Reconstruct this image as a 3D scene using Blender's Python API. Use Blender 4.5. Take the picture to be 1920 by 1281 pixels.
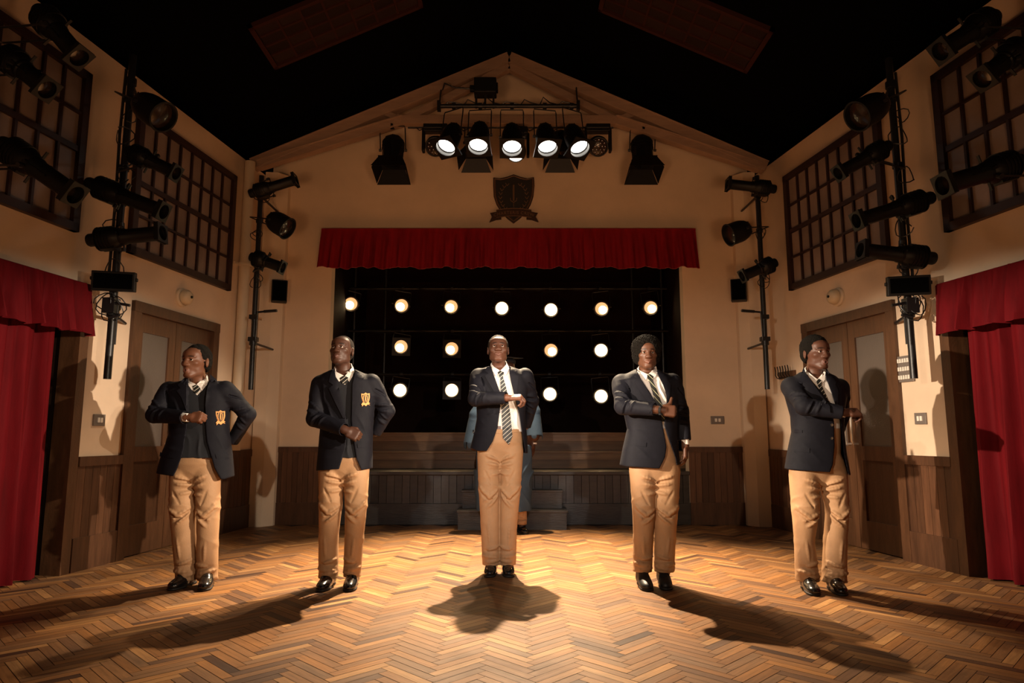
import bpy, bmesh, math, random
import numpy as np
from mathutils import Vector, Matrix
from mathutils.bvhtree import BVHTree
from mathutils.geometry import delaunay_2d_cdt, tessellate_polygon

scene = bpy.context.scene
for o_ in list(bpy.data.objects):
    bpy.data.objects.remove(o_)
COL = scene.collection
random.seed(7)
PI = math.pi

# ------------------------------------------------------------------ camera
F, CH = 1280.0, 1.11                      # focal length in pixels of a 1920 wide frame, lens height
TH = math.atan(175 / 1280)
CT, ST = math.cos(TH), math.sin(TH)
cam_d = bpy.data.cameras.new('camera')
cam_d.sensor_width = 36
cam_d.lens = 36 * F / 1920
cam_d.clip_end = 60
cam = bpy.data.objects.new('camera', cam_d)
COL.objects.link(cam)
cam.location = (0, 0, CH)
cam.rotation_euler = (PI / 2 + TH, 0, 0)
scene.camera = cam

# ------------------------------------------------------------------ world, exposure, large lights
w = bpy.data.worlds.new('world')
scene.world = w
w.use_nodes = True
w.node_tree.nodes['Background'].inputs[0].default_value = (1.0, 0.42, 0.16, 1)
w.node_tree.nodes['Background'].inputs[1].default_value = 0.012
vs = scene.view_settings
scene.display_settings.display_device = 'sRGB'
vs.view_transform = 'Standard'
vs.look = 'None'
vs.exposure = 0.0
vs.gamma = 1.0
vs.use_curve_mapping = False


def spot(name, loc, target, power, color, angle, blend=0.5, size=0.04, flat=1.0):
    l = bpy.data.lights.new(name, 'SPOT')
    l.energy = power
    l.color = color
    l.spot_size = math.radians(angle)
    l.spot_blend = blend
    l.shadow_soft_size = size
    o = bpy.data.objects.new(name, l)
    COL.objects.link(o)
    o.location = loc
    o.rotation_euler = (Vector(target) - Vector(loc)).to_track_quat('-Z', 'Y').to_euler()
    o.scale = (1.0, flat, 1.0)          # top and bottom shutters narrow the beam
    return o


WARM = (1.0, 0.80, 0.60)
COOL = (1.0, 0.93, 0.88)
AMBER = (1.0, 0.52, 0.25)
WHITE = (1.0, 0.76, 0.50)
# front-of-house lamps, left and right of the audience, crossing on the actors
spot('spot_front_left', (-2.3, 0.0, 2.35), (1.3, 5.6, 1.25), 700, WARM, 46, 1.0, 0.03, 0.65)
spot('spot_front_right', (2.3, 0.0, 2.35), (-1.3, 5.6, 1.25), 700, WARM, 46, 1.0, 0.03, 0.65)
spot('spot_centre_left', (-0.75, -0.2, 2.6), (0.1, 6.8, 0.85), 330, COOL, 26, 0.8, 0.03)
spot('spot_centre_right', (0.75, -0.2, 2.6), (-0.1, 6.8, 0.85), 330, COOL, 26, 0.8, 0.03)
# added low fill spots in place of floor bounce on upper walls and gable
spot('bounce_fill_left', (-1.5, -1.2, 0.3), (0.9, 8.7, 4.9), 270, AMBER, 54, 1.0, 0.4)
spot('bounce_fill_right', (1.5, -1.2, 0.3), (-0.9, 8.7, 4.9), 270, AMBER, 54, 1.0, 0.4)
spot('bounce_fill_far_left', (-1.0, -1.2, 0.3), (-3.7, 6.6, 4.1), 200, AMBER, 56, 1.0, 0.4)
spot('bounce_fill_far_right', (1.0, -1.2, 0.3), (3.7, 6.6, 4.1), 200, AMBER, 56, 1.0, 0.4)
# low side lamps just outside the frame, one on each side
spot('spot_side_left', (-3.05, 3.0, 2.1), (3.6, 5.6, 1.08), 2600, WARM, 46, 0.7, 0.03, 0.5)
spot('spot_side_right', (3.05, 3.0, 2.1), (-3.6, 5.6, 1.05), 1900, WARM, 46, 0.7, 0.03, 0.5)


# ------------------------------------------------------------------ pixel -> place helpers
def ray(px, py):
    u = (px - 960) / F
    v = -(py - 640.5) / F
    return Vector((u, CT - v * ST, ST + v * CT))


def at(px, py, Y):
    r = ray(px, py)
    t = Y / r.y
    return Vector((r.x * t, Y, CH + r.z * t))


def gnd(px, py, z=0.0):
    r = ray(px, py)
    t = (z - CH) / r.z
    return Vector((r.x * t, r.y * t, z))


WALLS = {-1: (0.1343, -4.366), 1: (-0.1558, 4.507)}


def onwall(side, px, py, off=0.0):
    m, b = WALLS[side]
    b = b - side * off
    r = ray(px, py)
    t = b / (r.x - m * r.y)
    return Vector((r.x * t, r.y * t, CH + r.z * t))


def wp(side, Y, z, off=0.0):
    m, b = WALLS[side]
    n = Vector((-side, 0, 0)) + Vector((0, m * side, 0))
    n.normalize()
    return Vector((m * Y + b, Y, z)) + n * off


def wframe(side):
    """matrix whose x runs along the wall (away from the camera), y up, z out of the wall into the room"""
    m, b = WALLS[side]
    ux = Vector((m, 1, 0)).normalized()
    n = Vector((-side, m * side, 0)).normalized()
    return ux, Vector((0, 0, 1)), n


# ------------------------------------------------------------------ mesh builder
def frame(o, z, up=(0, 0, 1)):
    z = Vector(z).normalized()
    u = Vector(up)
    x = u.cross(z)
    if x.length < 1e-4:
        x = Vector((1, 0, 0)).cross(z)
    x.normalize()
    y = z.cross(x)
    m = Matrix((x, y, z)).transposed().to_4x4()
    m.translation = Vector(o)
    return m


class MB:
    def __init__(self):
        self.v = []
        self.f = []
        self.s = []

    def add(self, vs_, fs, T=None, shade=None):
        n = len(self.v)
        if T is not None:
            vs_ = [T @ Vector(p) for p in vs_]
        self.v.extend([tuple(p) for p in vs_])
        self.f.extend([tuple(i + n for i in f) for f in fs])
        sh = 1.0 if shade is None else shade
        self.s.extend([sh] * len(fs))
        return self

    def box(self, c, size, T=None, shade=None):
        x, y, z = [s / 2 for s in size]
        cx, cy, cz = c
        vs_ = [(cx + a * x, cy + b * y, cz + d * z) for a in (-1, 1) for b in (-1, 1) for d in (-1, 1)]
        fs = [(0, 1, 3, 2), (4, 6, 7, 5), (0, 4, 5, 1), (2, 3, 7, 6), (0, 2, 6, 4), (1, 5, 7, 3)]
        return self.add(vs_, fs, T, shade)

    def wbox(self, side, Y0, Y1, z0, z1, o0, o1, shade=None):
        """box on a side wall between two distances along it, two heights and two offsets from its face"""
        vs_ = [wp(side, Y, z, o) for Y in (Y0, Y1) for z in (z0, z1) for o in (o0, o1)]
        fs = [(0, 1, 3, 2), (4, 6, 7, 5), (0, 4, 5, 1), (2, 3, 7, 6), (0, 2, 6, 4), (1, 5, 7, 3)]
        return self.add(vs_, fs, None, shade)

    def lathe(self, prof, n=20, T=None, shade=None):
        vs_ = []
        fs = []
        rings = []
        for r, z in prof:
            if r < 1e-6:
                rings.append([len(vs_)])
                vs_.append((0, 0, z))
            else:
                rings.append(list(range(len(vs_), len(vs_) + n)))
                vs_ += [(r * math.cos(2 * PI * i / n), r * math.sin(2 * PI * i / n), z) for i in range(n)]
        for a, b in zip(rings, rings[1:]):
            for i in range(n):
                j = (i + 1) % n
                if len(a) == 1 and len(b) == 1:
                    continue
                if len(a) == 1:
                    fs.append((a[0], b[j], b[i]))
                elif len(b) == 1:
                    fs.append((a[i], a[j], b[0]))
                else:
                    fs.append((a[i], a[j], b[j], b[i]))
        return self.add(vs_, fs, T, shade)

    def tube(self, pts, r, n=8, shade=None):
        pts = [Vector(p) for p in pts]
        vs_ = []
        fs = []
        up = None
        for i, p in enumerate(pts):
            d = (pts[min(i + 1, len(pts) - 1)] - pts[max(i - 1, 0)]).normalized()
            if up is None:
                up = Vector((0, 0, 1)) if abs(d.z) < .9 else Vector((1, 0, 0))
            x = d.cross(up).normalized()
            y = x.cross(d).normalized()
            up = y
            rr = r[i] if isinstance(r, (list, tuple)) else r
            vs_ += [p + (x * math.cos(2 * PI * k / n) + y * math.sin(2 * PI * k / n)) * rr for k in range(n)]
        for i in range(len(pts) - 1):
            for k in range(n):
                j = (k + 1) % n
                fs.append((i * n + k, i * n + j, (i + 1) * n + j, (i + 1) * n + k))
        fs.append(tuple(range(n))[::-1])
        fs.append(tuple((len(pts) - 1) * n + k for k in range(n)))
        return self.add(vs_, fs, None, shade)

    def prism(self, poly, z0, z1, T=None, shade=None):
        n = len(poly)
        vs_ = [(x, y, z0) for x, y in poly] + [(x, y, z1) for x, y in poly]
        tri = tessellate_polygon([[Vector((x, y, 0)) for x, y in poly]])
        fs = [tuple(t) for t in tri] + [tuple(i + n for i in t[::-1]) for t in tri]
        fs += [(i, (i + 1) % n, (i + 1) % n + n, i + n) for i in range(n)]
        return self.add(vs_, fs, T, shade)

    def plate_hole(self, h, r, z0, z1, T=None, n=24):
        """square plate of half side h with a round hole of radius r"""
        vs_ = []
        fs = []
        for z in (z0, z1):
            for i in range(n):
                a = 2 * PI * i / n
                c, s = math.cos(a), math.sin(a)
                q = h / max(abs(c), abs(s))
                vs_ += [(c * r, s * r, z), (c * q, s * q, z)]
        for i in range(n):
            j = (i + 1) % n
            for k in (0, 1):
                o = k * 2 * n
                f = (o + 2 * i, o + 2 * i + 1, o + 2 * j + 1, o + 2 * j)
                fs.append(f if k else f[::-1])
            for e in (0, 1):
                fs.append((2 * i + e, 2 * j + e, 2 * n + 2 * j + e, 2 * n + 2 * i + e))
        return self.add(vs_, fs, T)

    def build(self, name, mat, parent=None, smooth=False, origin=None, bevel=0):
        me = bpy.data.meshes.new(name)
        P = np.array(self.v, dtype=float)
        o = bpy.data.objects.new(name, me)
        if parent is not None:
            org = Vector(parent.location)
            if parent.parent is not None:
                org = Vector(parent.parent.location) + org
        else:
            if origin is None:
                origin = ((P[:, 0].min() + P[:, 0].max()) / 2, (P[:, 1].min() + P[:, 1].max()) / 2, P[:, 2].min())
            org = Vector(origin)
        P = P - np.array(org)
        me.from_pydata(P.tolist(), [], self.f)
        at_ = me.attributes.new('shade', 'FLOAT', 'FACE')
        at_.data.foreach_set('value', np.array(self.s, dtype=np.float32))
        bm = bmesh.new()
        bm.from_mesh(me)
        bmesh.ops.recalc_face_normals(bm, faces=bm.faces)
        bm.to_mesh(me)
        bm.free()
        if smooth:
            me.polygons.foreach_set('use_smooth', [True] * len(me.polygons))
            if hasattr(me, 'set_sharp_from_angle'):
                me.set_sharp_from_angle(angle=math.radians(38))
        me.materials.append(mat)
        COL.objects.link(o)
        if parent is not None:
            o.parent = parent
        else:
            o.location = org
        if bevel:
            b = o.modifiers.new('bevel', 'BEVEL')
            b.width = bevel
            b.segments = 2
            b.limit_method = 'ANGLE'
        return o


def empty(name, loc):
    o = bpy.data.objects.new(name, None)
    COL.objects.link(o)
    o.location = loc
    o.empty_display_size = 0.1
    return o


def tag(o, label=None, cat=None, group=None, kind=None):
    if label:
        o['label'] = label
    if cat:
        o['category'] = cat
    if group:
        o['group'] = group
    if kind:
        o['kind'] = kind
    return o


def struct(o):
    o['kind'] = 'structure'
    return o


# ------------------------------------------------------------------ materials
def mat(name, color, rough=0.6, metal=0.0, var=0.0, vscale=4.0, stretch=(1, 1, 1), color2=None,
        bump=0.0, bscale=60.0, shade=False, emit=None, estr=0.0, coat=0.0, sheen=0.0, spec=0.5,
        coords='Object', bstretch=(1, 1, 1)):
    m = bpy.data.materials.new(name)
    m.use_nodes = True
    nt = m.node_tree
    N = nt.nodes
    L = nt.links
    b = N['Principled BSDF']
    b.inputs['Roughness'].default_value = rough
    b.inputs['Metallic'].default_value = metal
    b.inputs['Coat Weight'].default_value = coat
    b.inputs['Sheen Weight'].default_value = sheen
    b.inputs['Specular IOR Level'].default_value = spec
    col = None
    tc = N.new('ShaderNodeTexCoord')
    if var or color2:
        mp = N.new('ShaderNodeMapping')
        mp.inputs['Scale'].default_value = stretch
        L.new(tc.outputs[coords], mp.inputs[0])
        nz = N.new('ShaderNodeTexNoise')
        nz.inputs['Scale'].default_value = vscale
        nz.inputs['Detail'].default_value = 6
        nz.inputs['Roughness'].default_value = 0.62
        L.new(mp.outputs[0], nz.inputs['Vector'])
        rp = N.new('ShaderNodeValToRGB')
        rp.color_ramp.elements[0].position = 0.32
        rp.color_ramp.elements[1].position = 0.68
        c2 = color2 if color2 else tuple(c * (1 - var) for c in color)
        rp.color_ramp.elements[0].color = (*c2, 1)
        rp.color_ramp.elements[1].color = (*color, 1)
        L.new(nz.outputs['Fac'], rp.inputs[0])
        col = rp.outputs[0]
    else:
        rgb = N.new('ShaderNodeRGB')
        rgb.outputs[0].default_value = (*color, 1)
        col = rgb.outputs[0]
    if shade:
        a = N.new('ShaderNodeAttribute')
        a.attribute_name = 'shade'
        mx = N.new('ShaderNodeMix')
        mx.data_type = 'RGBA'
        mx.blend_type = 'MULTIPLY'
        mx.inputs[0].default_value = 1
        L.new(col, mx.inputs[6])
        cb = N.new('ShaderNodeCombineColor')
        for i in range(3):
            L.new(a.outputs['Fac'], cb.inputs[i])
        L.new(cb.outputs[0], mx.inputs[7])
        col = mx.outputs[2]
    L.new(col, b.inputs['Base Color'])
    if bump:
        nb = N.new('ShaderNodeTexNoise')
        nb.inputs['Scale'].default_value = bscale
        nb.inputs['Detail'].default_value = 4
        mp2 = N.new('ShaderNodeMapping')
        mp2.inputs['Scale'].default_value = bstretch
        L.new(tc.outputs[coords], mp2.inputs[0])
        L.new(mp2.outputs[0], nb.inputs['Vector'])
        bp = N.new('ShaderNodeBump')
        bp.inputs['Strength'].default_value = bump
        bp.inputs['Distance'].default_value = 0.01
        L.new(nb.outputs['Fac'], bp.inputs['Height'])
        L.new(bp.outputs[0], b.inputs['Normal'])
    if emit:
        b.inputs['Emission Color'].default_value = (*emit, 1)
        b.inputs['Emission Strength'].default_value = estr
    return m


def stripes_mat(name, base, stripe, period, width, angle, rough=0.5):
    m = mat(name, base, rough)
    nt = m.node_tree
    N, L = nt.nodes, nt.links
    b = N['Principled BSDF']
    tc = N.new('ShaderNodeTexCoord')
    sx = N.new('ShaderNodeSeparateXYZ')
    L.new(tc.outputs['Object'], sx.inputs[0])
    a = N.new('ShaderNodeMath'); a.operation = 'MULTIPLY'; a.inputs[1].default_value = math.cos(angle) / period
    c = N.new('ShaderNodeMath'); c.operation = 'MULTIPLY'; c.inputs[1].default_value = math.sin(angle) / period
    L.new(sx.outputs[0], a.inputs[0]); L.new(sx.outputs[2], c.inputs[0])
    s = N.new('ShaderNodeMath'); s.operation = 'ADD'
    L.new(a.outputs[0], s.inputs[0]); L.new(c.outputs[0], s.inputs[1])
    fr = N.new('ShaderNodeMath'); fr.operation = 'FRACT'
    L.new(s.outputs[0], fr.inputs[0])
    lt = N.new('ShaderNodeMath'); lt.operation = 'LESS_THAN'; lt.inputs[1].default_value = width
    L.new(fr.outputs[0], lt.inputs[0])
    mx = N.new('ShaderNodeMix'); mx.data_type = 'RGBA'
    mx.inputs[6].default_value = (*base, 1); mx.inputs[7].default_value = (*stripe, 1)
    L.new(lt.outputs[0], mx.inputs[0])
    L.new(mx.outputs[2], b.inputs['Base Color'])
    return m


def attr_mat(name, rough, bump=0.0, bscale=200, spec=0.5, sub=0.0):
    """base colour read from a colour attribute that names what the surface is (skin, lip, palm, iris)"""
    m = mat(name, (1, 1, 1), rough, bump=bump, bscale=bscale, spec=spec)
    nt = m.node_tree
    a = nt.nodes.new('ShaderNodeAttribute')
    a.attribute_name = 'tint'
    nt.links.new(a.outputs['Color'], nt.nodes['Principled BSDF'].inputs['Base Color'])
    return m


M = {}
M['plaster'] = mat('cream_plaster', (0.74, 0.57, 0.41), 0.85, var=0.16, vscale=1.1, bump=0.25, bscale=9)
M['pier'] = mat('cream_pier_plaster', (0.68, 0.55, 0.41), 0.85, var=0.1, vscale=2, bump=0.15, bscale=9)
M['dado'] = mat('dark_stained_boards', (0.115, 0.05, 0.024), 0.42, var=0.45, vscale=6, stretch=(4, 4, .5), shade=True, bump=0.2, bscale=40, bstretch=(3, 3, .3))
M['trimwood'] = mat('brown_varnished_wood', (0.10, 0.044, 0.02), 0.4, var=0.4, vscale=7, stretch=(3, 3, .6), bump=0.15, bscale=50)
M['door'] = mat('brown_door_wood', (0.115, 0.05, 0.022), 0.42, var=0.4, vscale=6, stretch=(4, 4, .4), shade=True, bump=0.15, bscale=50)
M['glass_door'] = mat('obscured_glass', (0.11, 0.088, 0.074), 0.35, var=0.1, vscale=3, bump=0.2, bscale=90)
M['pane'] = mat('dusty_window_pane', (0.31, 0.235, 0.20), 0.45, var=0.25, vscale=3, shade=True)
M['winframe'] = mat('dark_window_frame', (0.03, 0.010, 0.007), 0.5, var=0.3, vscale=8)
M['stagewood'] = mat('black_stained_stage_wood', (0.05, 0.042, 0.036), 0.45, var=0.5, vscale=5, stretch=(1, 4, 4), shade=True, bump=0.25, bscale=30, bstretch=(.4, 3, 3))
M['riserwood'] = mat('brown_riser_wood', (0.30, 0.15, 0.06), 0.5, var=0.45, vscale=4, stretch=(.4, 4, 4), shade=True, bump=0.2, bscale=30, bstretch=(.3, 3, 3))
M['black'] = mat('matt_black_paint', (0.0012, 0.0012, 0.0012), 1.0, spec=.05)
M['blackwall'] = mat('black_masking', (0.022, 0.009, 0.005), 0.95, spec=.1, var=0.3, vscale=3)
M['metalblack'] = mat('black_lamp_metal', (0.006, 0.0055, 0.0055), 0.5, spec=.35, var=0.3, vscale=20)
M['pipeblack'] = mat('black_steel_tube', (0.011, 0.011, 0.012), 0.4)
M['truss'] = mat('painted_roof_timber', (0.36, 0.23, 0.16), 0.7, var=0.25, vscale=5, stretch=(.6, 3, 3), bump=0.15, bscale=30)
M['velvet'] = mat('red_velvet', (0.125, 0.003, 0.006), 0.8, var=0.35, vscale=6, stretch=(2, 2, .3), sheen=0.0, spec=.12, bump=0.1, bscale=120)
M['pipe'] = mat('cream_painted_pipe', (0.66, 0.53, 0.38), 0.6, var=0.1, vscale=4)
M['bell'] = mat('ivory_bell_metal', (0.62, 0.50, 0.34), 0.4)
M['plate'] = mat('grey_switch_plate', (0.20, 0.17, 0.15), 0.45, metal=0.3)
M['toggle'] = mat('white_switch_rocker', (0.75, 0.7, 0.62), 0.4)
M['lens_dead'] = mat('unlit_lamp_lens', (0.03, 0.018, 0.012), 0.2, coat=0.4)
M['lens_white'] = mat('lit_white_lens', (1, 1, 1), 0.3, emit=(1.0, 0.93, 0.82), estr=14)
M['lens_amber'] = mat('lit_amber_lens', (1, .9, .7), 0.3, emit=(1.0, 0.60, 0.22), estr=7)
M['lens_bulb'] = mat('lit_amber_bulb', (1, .9, .7), 0.3, emit=(1.0, 0.72, 0.36), estr=22)
M['steel'] = mat('brushed_steel', (0.75, 0.68, 0.58), 0.35, metal=.75)
M['crest'] = mat('carved_dark_crest', (0.05, 0.022, 0.012), 0.5, var=0.3, vscale=20)
M['crest_field'] = mat('crest_black_field', (0.02, 0.018, 0.017), 0.5)
M['crest_line'] = mat('crest_worn_gold', (0.16, 0.09, 0.05), 0.5)

# floor : worn oak herringbone
fm = mat('herringbone_oak', (0.42, 0.22, 0.085), 0.34, shade=True, spec=0.32)
nt = fm.node_tree
N, L = nt.nodes, nt.links
bs = N['Principled BSDF']
att = N.new('ShaderNodeAttribute'); att.attribute_name = 'shade'
rampf = N.new('ShaderNodeValToRGB')
cr = rampf.color_ramp
cr.elements[0].position = 0.0; cr.elements[0].color = (0.065, 0.027, 0.013, 1)
cr.elements[1].position = 1.0; cr.elements[1].color = (0.47, 0.245, 0.095, 1)
for p_, c_ in ((0.25, (0.155, 0.078, 0.042, 1)), (0.45, (0.30, 0.13, 0.040, 1)), (0.6, (0.24, 0.127, 0.062, 1)), (0.8, (0.37, 0.165, 0.052, 1))):
    e_ = cr.elements.new(p_); e_.color = c_
L.new(att.outputs['Fac'], rampf.inputs[0])
uvn = N.new('ShaderNodeUVMap'); uvn.uv_map = 'grain'
mpf = N.new('ShaderNodeMapping'); mpf.inputs['Scale'].default_value = (3, 45, 1)
L.new(uvn.outputs[0], mpf.inputs[0])
ng = N.new('ShaderNodeTexNoise'); ng.inputs['Scale'].default_value = 1.2; ng.inputs['Detail'].default_value = 6; ng.inputs['Roughness'].default_value = .7
L.new(mpf.outputs[0], ng.inputs['Vector'])
tcf = N.new('ShaderNodeTexCoord')
nw = N.new('ShaderNodeTexNoise'); nw.inputs['Scale'].default_value = 1.6; nw.inputs['Detail'].default_value = 5
L.new(tcf.outputs['Object'], nw.inputs['Vector'])
mr = N.new('ShaderNodeMapRange'); mr.inputs[1].default_value = .3; mr.inputs[2].default_value = .7; mr.inputs[3].default_value = .62; mr.inputs[4].default_value = 1.15
L.new(ng.outputs['Fac'], mr.inputs[0])
mr2 = N.new('ShaderNodeMapRange'); mr2.inputs[1].default_value = .35; mr2.inputs[2].default_value = .65; mr2.inputs[3].default_value = .72; mr2.inputs[4].default_value = 1.1
L.new(nw.outputs['Fac'], mr2.inputs[0])
mu = N.new('ShaderNodeMath'); mu.operation = 'MULTIPLY'
L.new(mr.outputs[0], mu.inputs[0]); L.new(mr2.outputs[0], mu.inputs[1])
mxf = N.new('ShaderNodeVectorMath'); mxf.operation = 'SCALE'
L.new(rampf.outputs[0], mxf.inputs[0]); L.new(mu.outputs[0], mxf.inputs['Scale'])
L.new(mxf.outputs[0], bs.inputs['Base Color'])
mr3 = N.new('ShaderNodeMapRange'); mr3.inputs[1].default_value = .3; mr3.inputs[2].default_value = .7; mr3.inputs[3].default_value = .62; mr3.inputs[4].default_value = .42
L.new(nw.outputs['Fac'], mr3.inputs[0]); L.new(mr3.outputs[0], bs.inputs['Roughness'])
bpf = N.new('ShaderNodeBump'); bpf.inputs['Strength'].default_value = .25; bpf.inputs['Distance'].default_value = .004
L.new(ng.outputs['Fac'], bpf.inputs['Height']); L.new(bpf.outputs[0], bs.inputs['Normal'])
M['floor'] = fm
M['floorgap'] = mat('floor_gap', (0.03, 0.014, 0.008), 0.8)
# ================================================================== THE HALL
YB = 8.74
XL, XR = 0.1343 * YB - 4.366, -0.1558 * YB + 4.507
WH = 4.47


def build_floor():
    Wp = 0.055
    n = 6
    gap = 0.0016
    v, f, sh, uv = [], [], [], []
    rng = random.Random(3)
    s = math.sqrt(.5)
    X0, X1, Y0, Y1 = -4.9, 4.9, 1.2, YB + .02
    ox, oy = 0.11, 0.0
    K = 130

    def plank(u0, v0, du, dv):
        cu, cv = (u0 + du / 2) * Wp, (v0 + dv / 2) * Wp
        X = (cu - cv) * s + ox
        Y = (cu + cv) * s + oy
        if not (X0 < X < X1 and Y0 < Y < Y1 - .1):
            return
        a, b = du * Wp / 2 - gap, dv * Wp / 2 - gap
        base = len(v)
        h = rng.uniform(0, .0007)
        for su, sv in ((-1, -1), (1, -1), (1, 1), (-1, 1)):
            pu, pv = cu + su * a, cv + sv * b
            v.append(((pu - pv) * s + ox, (pu + pv) * s + oy, h))
        f.append((base, base + 1, base + 2, base + 3))
        g = min(1, max(0, rng.gauss(.58, .24)))
        sh.append(g)
        o = rng.uniform(0, 50)
        l = max(a, b)
        m_ = min(a, b)
        if du > dv:
            uv.extend([(o - l, o - m_), (o + l, o - m_), (o + l, o + m_), (o - l, o + m_)])
        else:
            uv.extend([(o - l, o - m_), (o - l, o + m_), (o + l, o + m_), (o + l, o - m_)])

    for k in range(-K, 3 * K):
        for m_ in range(-K // n, K // n):
            plank(k + 2 * n * m_, k, n, 1)
            plank(k + n + 2 * n * m_, k - n + 1, 1, n)
    base = len(v)
    me = bpy.data.meshes.new('floor')
    v += [(X0, Y0 - 2, -.004), (X1, Y0 - 2, -.004), (X1, YB + .1, -.004), (X0, YB + .1, -.004)]
    v += [(X0, Y0 - 2, -.06), (X1, Y0 - 2, -.06), (X1, YB + .1, -.06), (X0, YB + .1, -.06)]
    f += [(base, base + 1, base + 2, base + 3), (base + 7, base + 6, base + 5, base + 4)]
    sh += [0, 0]
    uv += [(0, 0)] * 8
    me.from_pydata(v, [], f)
    a_ = me.attributes.new('shade', 'FLOAT', 'FACE')
    a_.data.foreach_set('value', np.array(sh, dtype=np.float32))
    ul = me.uv_layers.new(name='grain')
    ul.data.foreach_set('uv', np.array(uv, dtype=np.float32).ravel())
    me.materials.append(M['floor'])
    me.materials.append(M['floorgap'])
    me.polygons[len(f) - 2].material_index = 1
    me.polygons[len(f) - 1].material_index = 1
    o = bpy.data.objects.new('floor', me)
    COL.objects.link(o)
    struct(o)


build_floor()

# ---- side walls with their openings
LD = dict(d0=6.27, d1=7.60, c0=3.6, c1=5.62)      # left: door, curtain opening (distances along the wall)
RD = dict(d0=6.24, d1=7.62, c0=3.6, c1=5.60)
DH = 2.30
CURT_H = 2.12
NEAR = 2.6
for side, D, nm in ((-1, LD, 'wall_left'), (1, RD, 'wall_right')):
    b = MB()
    t = -.14
    b.wbox(side, D['d1'], YB + .1, 0, DH, t, 0)
    b.wbox(side, D['c1'], D['d0'], 0, DH, t, 0)
    b.wbox(side, D['c1'], YB + .1, DH, WH, t, 0)
    b.wbox(side, NEAR, D['c1'], CURT_H, WH, t, 0)
    b.wbox(side, NEAR, D['c0'], 0, CURT_H, t, 0)
    struct(b.build(nm, M['plaster']))

# ---- back wall: gable above and beside the stage opening
OL, OR, OT = -2.36, 2.23, 3.50       # opening
AP = 6.27
b = MB()
GT = Matrix(((1, 0, 0, 0), (0, 0, 1, 0), (0, 1, 0, 0), (0, 0, 0, 1)))   # x,y,z -> X, Z, depth
b.prism([(XL, 0), (OL, 0), (OL, OT), (XL, OT)], YB, YB + .16, GT)
b.prism([(OR, 0), (XR, 0), (XR, OT), (OR, OT)], YB, YB + .16, GT)
b.prism([(XL, OT), (XR, OT), (XR, 4.74), (-.03, AP), (XL, 4.74)], YB, YB + .16, GT)
struct(b.build('wall_back', M['plaster']))

# ---- corner piers
for side, x0, x1 in ((-1, 468, 514), (1, 1400, 1446)):
    b = MB()
    p0 = gnd(x0, 985)
    p1 = gnd(x1, 985)
    if side < 0:
        out, inn = Vector((XL + .02, 8.52, 0)), Vector((p1.x, 8.66, 0))
        poly = [(out.x - .03, 8.50), (out.x + .12, 8.52), (inn.x, 8.64), (inn.x, YB + .02), (out.x - .05, YB + .02)]
    else:
        out, inn = Vector((XR - .02, 8.52, 0)), Vector((p0.x, 8.66, 0))
        poly = [(out.x + .03, 8.50), (out.x - .12, 8.52), (inn.x, 8.64), (inn.x, YB + .02), (out.x + .05, YB + .02)]
    b.prism(poly, 0, 4.5)
    struct(b.build('trim_%d' % (1 if side < 0 else 2), M['pier']))


# ---- dado boarding (vertical boards, cap rail, skirting)
def boards_wall(b, side, Y0, Y1, z0, z1, w_=.085):
    n = max(1, round((Y1 - Y0) / w_))
    rng = random.Random(int(Y0 * 100))
    for i in range(n):
        a, c = Y0 + (Y1 - Y0) * i / n, Y0 + (Y1 - Y0) * (i + 1) / n
        b.wbox(side, a + .002, c - .002, z0, z1, .0, .018, rng.uniform(.65, 1.2))


k = 3
for side, segs in ((-1, ((5.72, 6.232), (7.638, 8.50))), (1, ((5.68, 6.202), (7.658, 8.50)))):
    for Y0, Y1 in segs:
        b = MB()
        boards_wall(b, side, Y0, Y1, 0, .90)
        b.wbox(side, Y0, Y1, .85, .93, 0, .034, .9)
        b.wbox(side, Y0, Y1, 0, .27, .0, .032, .8)
        struct(b.build('trim_%d' % k, M['dado']))
        k += 1
for x0, x1, s_ in ((-2.965, OL, 1), (OR, 2.93, 2)):
    b = MB()
    n = 9
    rng = random.Random(s_)
    for i in range(n):
        a, c = x0 + (x1 - x0) * i / n, x0 + (x1 - x0) * (i + 1) / n
        b.box(((a + c) / 2, YB - .009, .45), (c - a - .004, .018, .9), None, rng.uniform(.65, 1.2))
    b.box(((x0 + x1) / 2, YB - .018, .925), (x1 - x0, .036, .07), None, .9)
    b.box(((x0 + x1) / 2, YB - .016, .135), (x1 - x0, .032, .27), None, .8)
    struct(b.build('trim_%d' % k, M['dado']))
    k += 1

# ---- doorway posts beside the curtains, and the black void behind them
for side, D in ((-1, LD), (1, RD)):
    b = MB()
    b.wbox(side, D['c1'] - .01, D['c1'] + .085, 0, CURT_H, -.15, .03)
    b.wbox(side, D['c0'], D['c1'] + .085, CURT_H - .02, CURT_H + .08, -.15, .03)
    struct(b.build('trim_%d' % k, M['trimwood']))
    k += 1
    b = MB()
    b.wbox(side, D['c0'] - .3, D['c1'] + .3, -.02, CURT_H + .3, -.95, -.9)
    b.wbox(side, D['c1'] - .0, D['c1'] + .03, 0, CURT_H + .2, -.9, -.15)
    b.wbox(side, D['c0'] - .3, D['c1'] + .1, CURT_H + .1, CURT_H + .15, -.9, -.15)
    struct(b.build('wall_wing_left' if side < 0 else 'wall_wing_right', M['blackwall']))


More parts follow.
